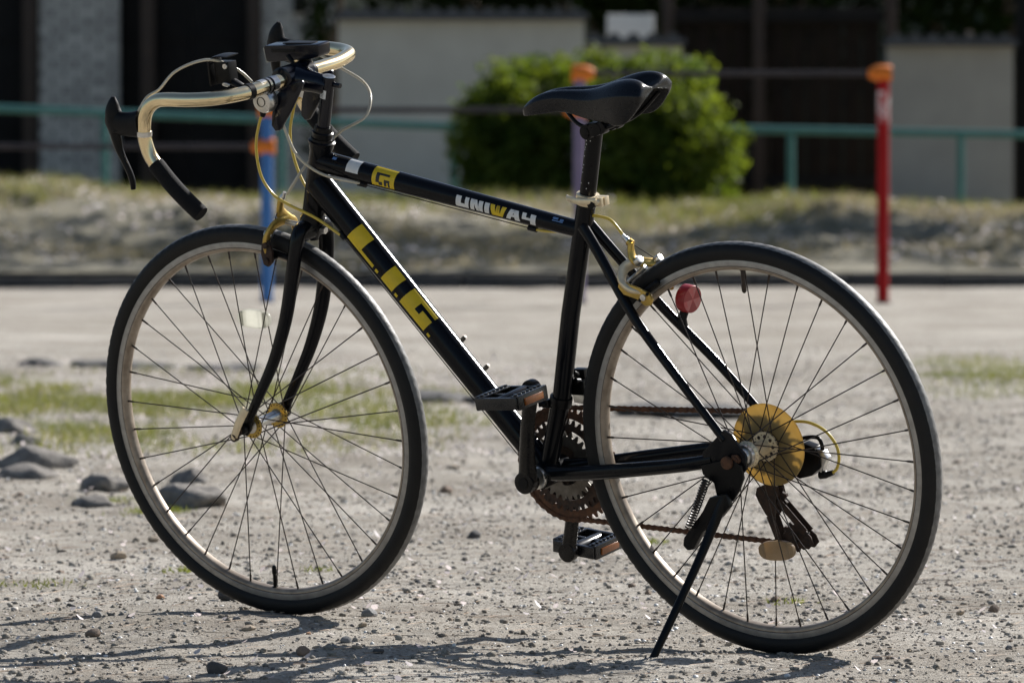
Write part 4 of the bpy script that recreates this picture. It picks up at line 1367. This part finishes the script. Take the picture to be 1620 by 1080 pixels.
# ------------------------------------------------------------------ railing
rl = empty('railing', (0, 46.9, .30))
tag(rl, 'teal painted tube railing on the bank, passing behind the round bush', 'railing')
rp = [(-5.4, 1.236), (-4.155, 1.187), (-2.3, 1.113), (-.478, 1.040), (.6, 1.026), (1.815, 1.018), (3.87, .980), (5.4, .955)]
rail_z = lambda x: float(np.interp(x, [a for a, b in rp], [b for a, b in rp]))
rl_o = MB().tube([(x, 0, z - .30) for x, z in rp], .030, 16).build('rail', 'paint_teal', rl)
for x in (-4.40, -3.08, -1.743, -.44, .836, 2.11, 3.396, 4.68):
    MB().cyl((x, 0, -.1), (x, 0, rail_z(x) - .30 - .02), .029, seg=14).build('post', 'paint_teal', rl)

# ------------------------------------------------------------------ walls with tiled coping
def wall(name, label, x0, x1, y, ztop, matn, thick=.18, side=None):
    w = empty(name, ((x0 + x1) / 2, y, .30))
    tag(w, label, 'wall')
    L = x1 - x0
    MB().box((0, thick / 2, (ztop - .30) / 2 - .1), (L, thick, ztop - .30 + .2)).build('wall_face', matn, w)
    MB().box((0, thick / 2, ztop - .30 + .030), (L + .06, thick + .20, .060)).build('coping', 'roof_tile', w, bevel=.006)
    n = max(3, int(L / .145))
    tm = MB()
    prof = [(.056 * math.cos(a), .056 * math.sin(a) * .9) for a in np.linspace(0, math.pi, 9)]
    vs = [(px, yy, pz) for yy in (-.17, .17) for px, pz in prof]
    fs = [(k, k + 1, k + 10, k + 9) for k in range(8)] + [tuple(range(9)), tuple(range(9, 18))[::-1]]
    tm.add(vs, fs)
    me = tm.mesh('ridge_tile', 'roof_tile')
    for k in range(n):
        o = link('ridge_tile', me, w)
        o.location = (-L / 2 + (k + .5) * L / n, thick / 2, ztop - .30 + .061 + random.uniform(-.003, .003))
    return w
wall('garden_wall', 'long cream plaster wall with dark tile coping left of the bush', -1.455, .605, 52.0, 1.955, 'plaster')
wall('garden_wall', 'lower cream wall section behind the top of the bush', .612, 1.43, 52.15, 1.745, 'plaster')
wall('garden_wall', 'cream wall section at the right behind the red post', 3.150, 4.205, 52.0, 1.735, 'plaster_shaded')
cb = empty('cabinet', (1.015, 53.2, .3))
tag(cb, 'white metal cabinet showing above the lower cream wall', 'cabinet')
MB().box((0, 0, .865), (.40, .3, 1.73)).build('housing', 'white_metal', cb, bevel=.012)
MB().box((0, -.152, 1.0), (.34, .006, 1.3)).build('door', 'white_metal', cb, bevel=.004)
# dark wooden gate between the walls
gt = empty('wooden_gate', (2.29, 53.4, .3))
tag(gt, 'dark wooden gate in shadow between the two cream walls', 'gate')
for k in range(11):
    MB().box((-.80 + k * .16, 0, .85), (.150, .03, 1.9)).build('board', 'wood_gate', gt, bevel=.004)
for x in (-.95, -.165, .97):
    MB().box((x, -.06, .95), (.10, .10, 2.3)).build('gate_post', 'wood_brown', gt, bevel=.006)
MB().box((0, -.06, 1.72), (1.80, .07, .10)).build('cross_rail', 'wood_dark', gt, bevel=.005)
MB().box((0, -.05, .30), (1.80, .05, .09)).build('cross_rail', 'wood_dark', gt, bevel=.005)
pp_ = MB().box((0, 0, .9), (.22, .22, 2.6)).build('gate_pillar', 'wood_dark', None, bevel=.01)
pp_.location = (4.36, 52.3, .3)
tag(pp_, 'dark pillar at the right end of the cream wall', 'pillar')

# building at the left
hb = empty('house', (-3.4, 54.0, .3))
tag(hb, 'pale brick house front with dark sliding doors and brown posts', 'building')
def hbx(x0, x1, z0, z1, y0, y1, name, mn, bevel=.004):
    return MB().box(((x0 + x1) / 2 + 3.4, (y0 + y1) / 2, (z0 + z1) / 2 - .3), (x1 - x0, y1 - y0, z1 - z0)).build(name, mn, hb, bevel=bevel)
hbx(-9.5, -5.0, .1, 4.6, 0, .3, 'wall', 'brick_pale')
hbx(-4.12, -3.42, .1, 4.6, 0, .3, 'pillar', 'brick_pale')
hbx(-2.178, -1.54, .1, 4.6, 0, .3, 'wall', 'brick_pale')
hbx(-5.0, -1.54, 3.2, 4.6, .31, .5, 'lintel', 'plaster_pale')
hbx(-9.6, -1.40, 4.6, 4.75, -.5, 3.5, 'eaves', 'roof_tile')
hbx(-9.5, -1.6, .1, 4.6, 2.6, 2.9, 'back_wall', 'plaster_pale')
hbx(-1.72, -1.60, .1, 4.6, .5, 2.6, 'side_wall', 'plaster_pale')
for x0, x1 in ((-5.0, -4.56), (-4.555, -4.12), (-3.42, -2.80), (-2.797, -2.178)):
    d = hbx(x0, x1, .2, 3.2, .16, .20, 'sliding_door', 'wood_dark')
    for k in range(4):
        z = .35 + k * .75
        MB().box(((x0 + x1) / 2 + 3.4, .15, z - .3), (x1 - x0 - .02, .02, .035)).build('door_rail', 'wood_dark', d)
for x in (-4.20, -3.17, -2.24):
    hbx(x - .06, x + .06, .1, 3.3, -.04, .10, 'post', 'wood_brown')
hbx(-1.905, -1.79, 2.06, 2.45, -.09, -.002, 'meter_box', 'black_plastic')

# ------------------------------------------------------------------ foliage
def leaf_cloud(pts, nrm, size, jitter=0.7):
    """two-triangle folded leaves"""
    n = len(pts)
    d = rng.normal(size=(n, 3)); d /= np.linalg.norm(d, axis=1)[:, None]
    nn = nrm + jitter * rng.normal(size=(n, 3)); nn /= np.linalg.norm(nn, axis=1)[:, None]
    t = np.cross(nn, d); t /= np.linalg.norm(t, axis=1)[:, None]
    b = np.cross(nn, t)
    s = size * rng.uniform(.6, 1.35, n)[:, None]
    p0 = pts - t * s
    p1 = pts + b * s * .45 + nn * s * .12
    p2 = pts + t * s
    p3 = pts - b * s * .45 + nn * s * .12
    vs = np.stack([p0, p1, p2, p3], 1).reshape(-1, 3)
    i = np.arange(n)[:, None] * 4
    fs = np.concatenate([i + np.array([[0, 1, 2]]), i + np.array([[0, 2, 3]])], 0)
    return vs, fs

def clumps(c, rad, nclump, per, csize, shell=.75):
    """leaf positions in clumps spread through an ellipsoid"""
    d = rng.normal(size=(nclump, 3)); d /= np.linalg.norm(d, axis=1)[:, None]
    rr = rng.uniform(shell ** 3, 1, nclump) ** (1 / 3)
    bump = 1 + .16 * np.sin(d[:, 0] * 7 + 1) * np.cos(d[:, 2] * 6) + .10 * rng.normal(size=nclump)
    cc_ = d * (rr * bump)[:, None]
    e = rng.normal(size=(nclump, per, 3)); e /= np.linalg.norm(e, axis=2)[..., None]
    e *= rng.uniform(.2, 1, (nclump, per, 1)) ** .5 * csize
    p = (cc_[:, None, :] * np.asarray(rad) + e).reshape(-1, 3) + np.asarray(c)
    nrm = (e / csize + cc_[:, None, :]).reshape(-1, 3) + V(0, 0, .4)
    nrm /= np.linalg.norm(nrm, axis=1)[:, None]
    return p, nrm

def limb(a, b, r0, r1, wob=.08, n=6):
    a, b = np.asarray(a, float), np.asarray(b, float)
    L = np.linalg.norm(b - a)
    pts = [a + (b - a) * t + (rng.normal(size=3) * wob * L * (0 < t < 1)) for t in np.linspace(0, 1, n)]
    return spline(pts, 4), lerp_list([r0, r1], (n - 1) * 4 + 1)

# the bush
bu = empty('bush', (.60, 45.4, .35))
tag(bu, 'round leafy green bush on the bank behind the bicycle saddle', 'bush')
P_, N_ = [], []
for c, r, n in (((0.0, 0, .54), (.95, .72, .60), 330), ((.58, -.05, .42), (.46, .55, .46), 130), ((-.60, -.05, .46), (.46, .55, .50), 130), ((.45, .1, .82), (.50, .5, .36), 130), ((-.50, 0, .76), (.48, .5, .38), 130), ((0, .1, .92), (.6, .5, .26), 90), ((0, -.1, .16), (.95, .6, .30), 200)):
    p, nn = clumps(c, r, int(n * 1.25), 32, .105, .66)
    P_.append(p); N_.append(nn)
P_ = np.concatenate(P_); N_ = np.concatenate(N_)
sp_, sn_ = [], []
for k in range(26):
    a = rng.uniform(0, 2 * math.pi)
    b0 = V(math.cos(a) * .75, math.sin(a) * .45, rng.uniform(.55, .95))
    dr = V(math.cos(a) * rng.uniform(.1, .5), math.sin(a) * .2, rng.uniform(.25, .8)); dr /= np.linalg.norm(dr)
    L_ = rng.uniform(.18, .36)
    for t in np.linspace(0, 1, 16):
        sp_.append(b0 + dr * L_ * t + rng.normal(size=3) * .02); sn_.append(V(rng.normal(), rng.normal(), 1.2))
P_ = np.concatenate([P_, np.array(sp_)]); N_ = np.concatenate([N_, np.array(sn_)])
k_ = P_[:, 2] > -.12
P_[:, 0] *= .995
vs, fs = leaf_cloud(P_[k_], N_[k_], .034)
link('leaves', raw_mesh('leaves', vs, fs, 'leaf_bush'), bu)
m = MB()
for k in range(11):
    a = rng.uniform(0, 2 * math.pi)
    e = (math.cos(a) * rng.uniform(.2, .75), math.sin(a) * .5, rng.uniform(.4, .95))
    p, r = limb((math.cos(a) * .06, math.sin(a) * .06, -.12), e, .022, .006)
    m.tube(p, r, 7)
m.build('stem', 'bark', bu)

def tree(name, label, x, y, z, h, rad, zc, nclump, per, csize, leaf, shell=.55, limbs=9, off=0.0):
    t = empty(name, (x, y, z))
    tag(t, label, 'tree', 'trees behind the walls')
    m = MB()
    p, r = limb((0, 0, -.2), (rng.normal() * .15, rng.normal() * .15, h * .8), .02 * h + .03, .03, .02, 7)
    m.tube(p, r, 12)
    for k in range(limbs):
        a = 2 * math.pi * k / limbs + rng.normal() * .3
        s = p[int(len(p) * rng.uniform(.35, .8))]
        e = V(off + math.cos(a) * rad[0] * rng.uniform(.5, .85), math.sin(a) * rad[1] * rng.uniform(.5, .85), zc + rad[2] * rng.uniform(-.5, .6))
        q, rr = limb(s, e, .045, .012, .05)
        m.tube(q, rr, 8)
    m.build('trunk', 'bark', t)
    P, N = clumps((off, 0, zc), rad, nclump, per, csize, shell)
    vs, fs = leaf_cloud(P, N, leaf)
    link('crown', raw_mesh('crown', vs, fs, 'leaf_tree'), t)
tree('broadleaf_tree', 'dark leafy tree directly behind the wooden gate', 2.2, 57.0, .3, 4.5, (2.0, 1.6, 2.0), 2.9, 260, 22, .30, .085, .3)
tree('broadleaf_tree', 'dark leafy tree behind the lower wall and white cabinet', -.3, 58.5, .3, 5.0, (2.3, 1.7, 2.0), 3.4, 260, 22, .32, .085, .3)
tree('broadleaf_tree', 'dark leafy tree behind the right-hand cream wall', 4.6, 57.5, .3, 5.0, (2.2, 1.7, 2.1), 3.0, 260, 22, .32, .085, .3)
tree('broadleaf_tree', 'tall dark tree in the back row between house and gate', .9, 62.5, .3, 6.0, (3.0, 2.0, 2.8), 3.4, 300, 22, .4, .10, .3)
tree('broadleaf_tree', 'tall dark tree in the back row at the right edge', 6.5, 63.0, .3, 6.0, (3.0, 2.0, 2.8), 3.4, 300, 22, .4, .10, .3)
# two park trees just outside the view whose shade dapples the bank
tree('park_tree', 'spreading park tree just right of the view, its boughs shading the bank', 5.6, 44.8, .2, 5.4, (3.5, 1.5, 1.0), 4.4, 330, 18, .20, .07, .1, 14, -2.2)
tree('park_tree', 'open-crowned park tree farther right along the bank', 7.6, 45.6, .2, 5.8, (2.6, 2.0, 1.6), 4.2, 230, 18, .22, .07, .2)
tree('conifer', 'narrow dark shrub at the corner of the pale brick house', -1.63, 53.0, .3, 2.4, (.16, .16, 1.1), 1.35, 70, 14, .12, .045, .2, 4)

# ------------------------------------------------------------------ loose stuff on the ground
ICO = None
def ico():
    bm = bmesh.new()
    bmesh.ops.create_icosphere(bm, subdivisions=1, radius=1)
    bm.verts.ensure_lookup_table()
    v = np.array([x.co[:] for x in bm.verts]); f = np.array([[q.index for q in p.verts] for p in bm.faces])
    bm.free()
    return v, f
IV, IF = ico()
def scatter_stones(xs, ys, size, flat=(.45, .9), sink=.35):
    n = len(xs)
    v = IV[None] * (1 + .28 * rng.normal(size=(n, len(IV), 1)).clip(-1, 1))
    sc = np.stack([rng.uniform(.7, 1.3, n), rng.uniform(.7, 1.2, n), rng.uniform(*flat, n)], 1)
    v = v * sc[:, None, :] * (size / 2)[:, None, None]
    a = rng.uniform(0, 2 * math.pi, n)
    c, s = np.cos(a)[:, None], np.sin(a)[:, None]
    x = v[..., 0] * c - v[..., 1] * s
    y = v[..., 0] * s + v[..., 1] * c
    z = ground_z(xs, ys) + micro(xs, ys) + size * sc[:, 2] * .5 * (1 - 2 * sink)
    V_ = np.stack([x + xs[:, None], y + ys[:, None], v[..., 2] + z[:, None]], -1).reshape(-1, 3)
    F_ = (IF[None] + (np.arange(n) * len(IV))[:, None, None]).reshape(-1, 3)
    return V_, F_
def in_view(n, d0, d1, pw=1.0):
    d = d0 + (d1 - d0) * rng.uniform(0, 1, n) ** pw
    return rng.uniform(-1, 1, n) * (d * .0826 + .12), d
# gravel: uncountable
def gravel(name, label, n, d0, d1, smin, smax, mn, pw=1.0, mask=None):
    x, d = in_view(n, d0, d1, pw)
    if mask is not None:
        k = mask(x, d)
        x, d = x[k], d[k]
    s = smin * (smax / smin) ** (rng.uniform(0, 1, len(x)) ** 2.2)
    vs, fs = scatter_stones(x, d, s)
    o = link(name, raw_mesh(name, vs, fs, mn))
    tag(o, label, 'gravel', kind='stuff')
gravel('soil_crumb', 'small crumbs of dried sandy soil over the ground', 16000, 8.9, 24, .003, .016, 'sand', 1.4)
mid_mask = lambda x, d: (rng.uniform(0, 1, len(x)) < np.clip(.30 + .9 * fbm(x * 2.2, d * .8, 3, 8) + .25 * np.clip(x, -.5, 1), .05, 1))
gravel('gravel', 'fine pale grit scattered over the sand', 26000, 8.9, 26, .002, .008, 'gravel_mix', 1.5)
gravel('gravel', 'fine white grit glinting on the sand', 9000, 8.9, 28, .002, .010, 'gravel_white', 1.2)
gravel('gravel', 'fine brown grit scattered over the sand', 10000, 8.9, 24, .002, .009, 'gravel_brown', 1.5)
gravel('gravel', 'fine dark grit scattered over the sand', 5000, 8.9, 24, .002, .009, 'gravel_dark', 1.5)
gravel('gravel', 'coarser mixed gravel patches behind the bicycle', 15000, 10.6, 26, .004, .015, 'gravel_mix', 1.0, mid_mask)
gravel('gravel', 'coarser brown gravel patches behind the bicycle', 7000, 10.6, 26, .004, .014, 'gravel_brown', 1.0, mid_mask)
gravel('gravel', 'coarser dark gravel patches behind the bicycle', 2200, 10.6, 26, .004, .012, 'gravel_dark', 1.0, mid_mask)

# single stones that can be told apart
def rock_mesh(name, seed, mn, sub=2, rough=.22):
    r = np.random.default_rng(seed)
    bm = bmesh.new()
    bmesh.ops.create_icosphere(bm, subdivisions=sub, radius=1)
    k = r.normal(size=(5, 3)); k /= np.linalg.norm(k, axis=1)[:, None]
    cut = r.uniform(.55, .85, 5)
    for v in bm.verts:
        p = np.array(v.co[:])
        for kk, c in zip(k, cut):
            d = p @ kk
            if d > c:
                p = p - kk * (d - c) * .85
        p = p * (1 + rough * .25 * math.sin(p[0] * 5 + seed) * math.cos(p[1] * 4 + seed * 2))
        if sub > 2:
            nz = fbm(np.array([p[0] * 1.6 + seed + p[2]]), np.array([p[1] * 1.6 - p[2] * 1.3]), 5, seed)[0]
            p = p * (1 + .15 * nz)
        v.co = p
    me = bpy.data.meshes.new(name)
    bm.to_mesh(me); bm.free()
    me.materials.append(MATS[mn])
    me.shade_smooth()
    me.set_sharp_from_angle(angle=R(28))
    return me
ST = [(-0.789, 12.393, 0.0329, 't'), (-0.777, 10.884, 0.0178, 'd'), (-0.628, 11.053, 0.018, 'r'), (-0.438, 10.287, 0.0252, 't'), (-0.466, 10.479, 0.015, 'g'), (-0.336, 10.22, 0.0125, 'r'), (-0.334, 9.911, 0.0243, 'b'), (-0.315, 9.987, 0.0163, 't'), (-0.289, 10.012, 0.0163, 'g'), (-0.272, 10.128, 0.0186, 'g'), (-0.251, 10.012, 0.0184, 't'), (-0.246, 10.62, 0.0303, 'g'), (-0.252, 10.423, 0.0149, 't'), (-0.459, 9.597, 0.0353, 'd'), (-0.694, 10.233, 0.0271, 'b'), (-0.653, 10.577, 0.0151, 'd'), (-0.711, 10.606, 0.0195, 'g'), (-0.734, 10.663, 0.0109, 'd'), (-0.177, 11.624, 0.0142, 'd'), (-0.876, 11.978, 0.0196, 'b'), (-0.215, 9.961, 0.0183, 'd'), (0.854, 10.945, 0.0201, 'b'), (0.478, 11.226, 0.0229, 'b'), (0.366, 9.824, 0.018, 't'), (0.297, 9.987, 0.0163, 'd'), (0.585, 9.899, 0.0182, 'g'), (0.603, 9.899, 0.0141, 'b'), (0.79, 10.899, 0.0156, 't'), (0.169, 11.923, 0.0122, 'd'), (0.224, 11.573, 0.0165, 'b'), (0.719, 10.341, 0.0106, 'g'), (0.814, 10.128, 0.0124, 'g'), (0.401, 11.226, 0.0137, 'g'), (0.251, 11.372, 0.0139, 'b'), (1.182, 16.429, 0.0235, 'b'), (-0.753, 12.986, 0.0239, 't'), (-0.153, 15.995, 0.0326, 't'), (-0.159, 14.848, 0.0333, 'b'), (-0.177, 14.103, 0.0173, 'd'), (-0.08, 13.05, 0.0293, 'd'), (-0.983, 15.104, 0.037, 't'), (-1.169, 14.682, 0.021, 'b')]
ST_LABEL = ['tan stone on open sand left of the front tyre',
            'dark grey stone on the wheel shadow near the left edge',
            'rust-red pebble left of the dark block at the front tyre',
            'rounded tan stone in the curve of the front wheel shadow',
            'small grey stone just behind the rounded tan stone',
            'small rust-red pebble in front of the front tyre, between grey and tan stones',
            'brown stone at the left end of the row of pebbles below the front tyre',
            'tan stone second in the row of pebbles below the front tyre',
            'grey stone third in the row of pebbles below the front tyre',
            'grey stone raised at the back of the row of pebbles',
            'tan stone at the right end of the row of pebbles',
            'long flat grey stone just right of the front tyre',
            'small tan stone in front of the long flat grey stone',
            'largest dark stone at the bottom edge of the picture',
            'brown stone lying on the left handlebar shadow',
            'dark grey pebble between the two left shadows',
            'grey stone beside a dark pebble near the left shadow',
            'dark pebble left of the grey stone near the left shadow',
            'lone dark grey pebble right of the front tyre',
            'brown stone near the left edge beside the green weeds',
            'dark stone on the frame shadow right of the pebble row',
            'upright brown stone at the far right behind the rear tyre',
            'brown wedge-shaped stone seen through the lower rear wheel',
            'pale tan stone in front of the rear tyre by the kickstand shadow',
            'dark grey stone just right of the kickstand foot',
            'grey stone right of the rear tyre shadow',
            'small brown stone touching the grey one right of the rear tyre shadow',
            'tan stone left of the upright brown stone',
            'dark pebble right of the lower pedal',
            'brown stone left of the rear tyre, above the kickstand',
            'grey pebble at the right, in front of the upright brown stone',
            'grey stone at the lower right edge',
            'grey pebble left of the wedge-shaped stone in the rear wheel',
            'brown pebble beside the kickstand leg',
            'brown stone far back at the right beyond the rear tyre',
            'tan stone lying left of the front tyre near the flat boulder',
            'tan stone farthest back between the wheels',
            'brown stone between the wheels in front of the farthest tan one',
            'dark pebble between the wheels nearest the front tyre',
            'dark grey stone below the raised pedal crank',
            'bright tan stone in front of the dark grey boulder',
            'brown stone at the left edge in front of the boulders']
KIND = {'t': ('stone_tan', 'tan'), 'd': ('stone_dark', 'dark grey'), 'r': ('stone_rust', 'rust-red'), 'g': ('stone_grey', 'grey'), 'b': ('stone_brown', 'brown')}
ROCKS = {(k, j): rock_mesh('stone', 10 * j + ord(k), KIND[k][0]) for k in KIND for j in range(3)}
for i, (x, y, w, k) in enumerate(ST):
    o = link('stone', ROCKS[(k, i % 3)])
    h = w * random.uniform(.30, .42)
    o.scale = (w / 2 * 1.05, w / 2 * random.uniform(.75, 1), h)
    if i == 21:
        o.scale = (w / 2, w / 2, w * .55)
    o.location = (x, y, float(ground_z(x, y)) + h * .45)
    o.rotation_euler = (random.uniform(-.2, .2), random.uniform(-.2, .2), random.uniform(-.5, .5))
    tag(o, ST_LABEL[i], 'stone', 'small loose stones on the sand')
# dark block touching the front tyre
o = link('stone', rock_mesh('stone', 91, 'stone_dark', 2, .1))
o.location = (-0.502, 10.93, float(ground_z(-0.502, 10.93)) + .010)
o.scale = (.0195, .017, .019)
tag(o, 'dark block-shaped stone touching the bottom of the front tyre', 'stone')

# boulders bordering the grass
BK = [(-1.451, 17.885, 0.150, .055, 'grey boulder cut by the left edge, farthest of the group'), (-1.234, 15.95, 0.22, .072, 'largest smooth grey boulder at the left edge'), (-1.355, 17.3, 0.085, .035, 'small dark boulder behind the largest one'), (-1.200, 15.43, 0.15, .045, 'low grey boulder in front of the largest one'), (-0.987, 14.989, 0.110, .048, 'dark grey boulder just left of the front tyre'), (-0.964, 14.308, 0.100, .024, 'flat pale boulder nearest the front tyre'), (-0.748, 14.25, 0.165, .062, 'rounded grey boulder seen through the front wheel'), (-0.79, 15.25, 0.11, .040, 'grey boulder behind the one seen through the wheel')]
for i, (x, y, w, h, lab) in enumerate(BK):
    o = link('boulder', rock_mesh('boulder', 200 + i, 'boulder', 4, .35))
    o.scale = (w / 2 * 1.1, w / 2 * 1.1, h * .92)
    o.location = (x, y, h * .10)
    o.rotation_euler = (0, random.uniform(-.1, .1), random.uniform(-.4, .4))
    tag(o, lab, 'boulder', 'boulders bordering the grass')
RB = [(-1.814, 23.703, 0.18, 'far left flat dark rock behind the grass'), (-1.600, 23.561, 0.20, 'second flat dark rock from the left behind the grass'), (-1.40, 23.491, 0.26, 'broad flat dark rock left of the front wheel, behind the grass'), (-1.096, 23.351, 0.26, 'flat dark rock behind the grass seen through the front wheel'), (-0.251, 20.493, 0.24, 'flat dark rock just right of the front tyre'), (-0.042, 20.493, 0.24, 'flat dark rock behind the down tube'), (0.436, 19.431, 0.26, 'flat dark rock behind the chain seen through the rear wheel'), (0.640, 19.335, 0.27, 'flat dark rock behind the gold hub disc')]
for i, (x, y, w, lab) in enumerate(RB):
    o = link('flat_rock', rock_mesh('flat_rock', 300 + i, 'boulder_dark', 4, .35))
    o.scale = (w / 2 * 1.1, w / 2, .030)
    o.location = (x, y, .008)
    o.rotation_euler = (0, 0, random.uniform(-.3, .3))
    tag(o, lab, 'rock', 'flat rocks behind the grass')

# grass
def blades(name, label, x, y, zf, hmin, hmax, w, mn, lean=.5, cat='grass'):
    n = len(x)
    z = zf(x, y)
    a = rng.uniform(0, 2 * math.pi, n)
    h = rng.uniform(hmin, hmax, n)
    lx, ly_ = rng.normal(size=n) * lean * h, rng.normal(size=n) * lean * h
    p0 = np.stack([x - np.cos(a) * w, y - np.sin(a) * w, z - .003], 1)
    p1 = np.stack([x + np.cos(a) * w, y + np.sin(a) * w, z - .003], 1)
    p2 = np.stack([x + lx, y + ly_, z + h], 1)
    vs = np.stack([p0, p1, p2], 1).reshape(-1, 3)
    fs = np.arange(3 * n).reshape(-1, 3)
    o = link(name, raw_mesh(name, vs, fs, mn))
    tag(o, label, cat, kind='stuff')
n = 90000
x, d = in_view(n, 16.6, 23.4)
xl = -0.05 + .25 * fbm(d * .8, d * 0 + 3, 2, 4)
dens = np.clip((xl - x) / .9, 0, 1) ** .7 * np.clip((d - 16.6) / 2.2, 0, 1) * np.clip((23.4 - d) / 1.6, 0, 1)
dens = np.clip(dens * (.42 + 1.8 * fbm(x * 2.6, d * .9, 4, 15)), 0, 1)
k = rng.uniform(0, 1, n) < dens
gx, gy = x[k], d[k]
blades('grass', 'patchy short green grass behind the front wheel', gx, gy, lambda a, b: ground_z(a, b), .010, .042, .0026, 'grass_blade')
kk = rng.uniform(0, 1, len(gx)) < .75
blades('grass', 'dry straw-coloured blades among the green grass', gx[kk], gy[kk] + .01, lambda a, b: ground_z(a, b), .006, .022, .0022, 'grass_dry', .9)
n = 12000
x = rng.uniform(1.35, 2.4, n); d = rng.uniform(20.5, 25, n)
k = rng.uniform(0, 1, n) < np.clip((x - 1.35) / .5, 0, 1) * (.55 + 1.2 * fbm(x * 3, d, 3, 19))
blades('grass', 'thin green grass at the right edge behind the rear wheel', x[k], d[k], lambda a, b: ground_z(a, b), .008, .028, .0022, 'grass_blade')
n = 60000
x = rng.uniform(-4.4, 4.4, n); d = rng.uniform(39.0, 45.0, n)
k = rng.uniform(0, 1, n) < np.clip(.35 + 1.5 * fbm(x * 1.2, d * 1.2, 4, 23) + .35 * np.clip((d - 42.3) / 1.5, 0, 1), 0.03, 1)
blades('grass', 'dry grass covering the bank', x[k], d[k], bank_z, .02, .085, .006, 'grass_dry', .8)
n = 26000
x = rng.uniform(-4.4, 4.4, n); d = rng.uniform(42.0, 45.2, n)
k = rng.uniform(0, 1, n) < np.clip(-.05 + 1.3 * fbm(x * .9, d * 1.2, 4, 29) + .5 * np.clip((d - 43) / 1.2, 0, 1) + .8 * np.exp(-((x - 1.75) / .45) ** 2) + .35 * np.exp(-((x + 3.3) / .5) ** 2), 0, 1)
blades('grass', 'green grass along the crest of the bank', x[k], d[k], bank_z, .03, .12, .007, 'grass_blade', .6)
# little weeds in the sand
wx, wy = [], []
for cx, cy, r_, nn_ in ((-.80, 14.05, .035, 260), (-.945, 14.42, .035, 220), (-.64, 12.0, .02, 60), (.165, 9.0, .01, 5), (.29, 12.9, .02, 60), (-.90, 11.55, .04, 70), (.50, 11.15, .02, 40), (-.37, 11.95, .02, 30)):
    wx.append(cx + rng.normal(size=nn_) * r_); wy.append(cy + rng.normal(size=nn_) * r_ * 1.6)
blades('weed', 'tiny green weeds sprouting in the sand', np.concatenate(wx), np.concatenate(wy), lambda a, b: ground_z(a, b) + .004, .004, .013, .0018, 'weed', 1.0, 'weed')

# fallen petals
def flakes(name, label, x, y, zf, size, mn, cat):
    n = len(x)
    z = zf(x, y) + .004
    a = rng.uniform(0, 2 * math.pi, n)
    s = size * rng.uniform(.6, 1.3, n)
    tilt = rng.normal(size=(n, 2)) * .45
    ang = a[:, None] + np.arange(6)[None] * math.pi / 3
    rx_, ry_ = np.cos(ang) * s[:, None] * .5, np.sin(ang) * s[:, None] * .5 * .8
    vs = np.stack([x[:, None] + rx_, y[:, None] + ry_, z[:, None] + rx_ * tilt[:, :1] + ry_ * tilt[:, 1:] + np.abs(rx_) * .3], -1).reshape(-1, 3)
    fs = np.arange(6 * n).reshape(-1, 6)
    o = link(name, raw_mesh(name, vs, fs, mn))
    tag(o, label, cat, kind='stuff')
x1, d1 = in_view(1500, 9.2, 25, .8)
x2 = rng.uniform(-1.9, .1, 2200); d2 = rng.uniform(16.5, 24, 2200)
flakes('petal', 'white fallen petals strewn over sand and grass', np.concatenate([x1, x2]), np.concatenate([d1, d2]), lambda a, b: ground_z(a, b) + micro(a, b) + .004, .0105, 'petal', 'petals')
x = rng.uniform(-4.3, 4.3, 5000); d = rng.uniform(38.9, 44.3, 5000)
k = rng.uniform(0, 1, 5000) < np.clip(.35 + 1.2 * fbm(x * 1.6, d * 1.4, 3, 41), 0, 1)
flakes('petal', 'drifts of fallen petals lying on the bank', x[k], d[k], lambda a, b: bank_z(a, b) + .03, .034, 'petal', 'petals')
# pine needles
n = 1500
x, d = in_view(n, 9.0, 15, 1.3)
L = rng.uniform(.02, .07, n)
a = rng.normal(size=n) * .9 + .2
zz = ground_z(x, d) + micro(x, d) + .003
dx, dy = np.cos(a) * L / 2, np.sin(a) * L / 2
wv = .00045
p0 = np.stack([x - dx, d - dy - wv, zz], 1); p1 = np.stack([x + dx, d + dy - wv, zz + .001], 1)
p2 = np.stack([x + dx, d + dy + wv, zz + .0012], 1); p3 = np.stack([x - dx, d - dy + wv, zz + .0012], 1)
vs = np.stack([p0, p1, p2, p3], 1).reshape(-1, 3)
o = link('pine_needle', raw_mesh('pine_needle', vs, np.arange(4 * n).reshape(-1, 4), 'needle'))
tag(o, 'brown pine needles lying on the sand', 'needles', kind='stuff')
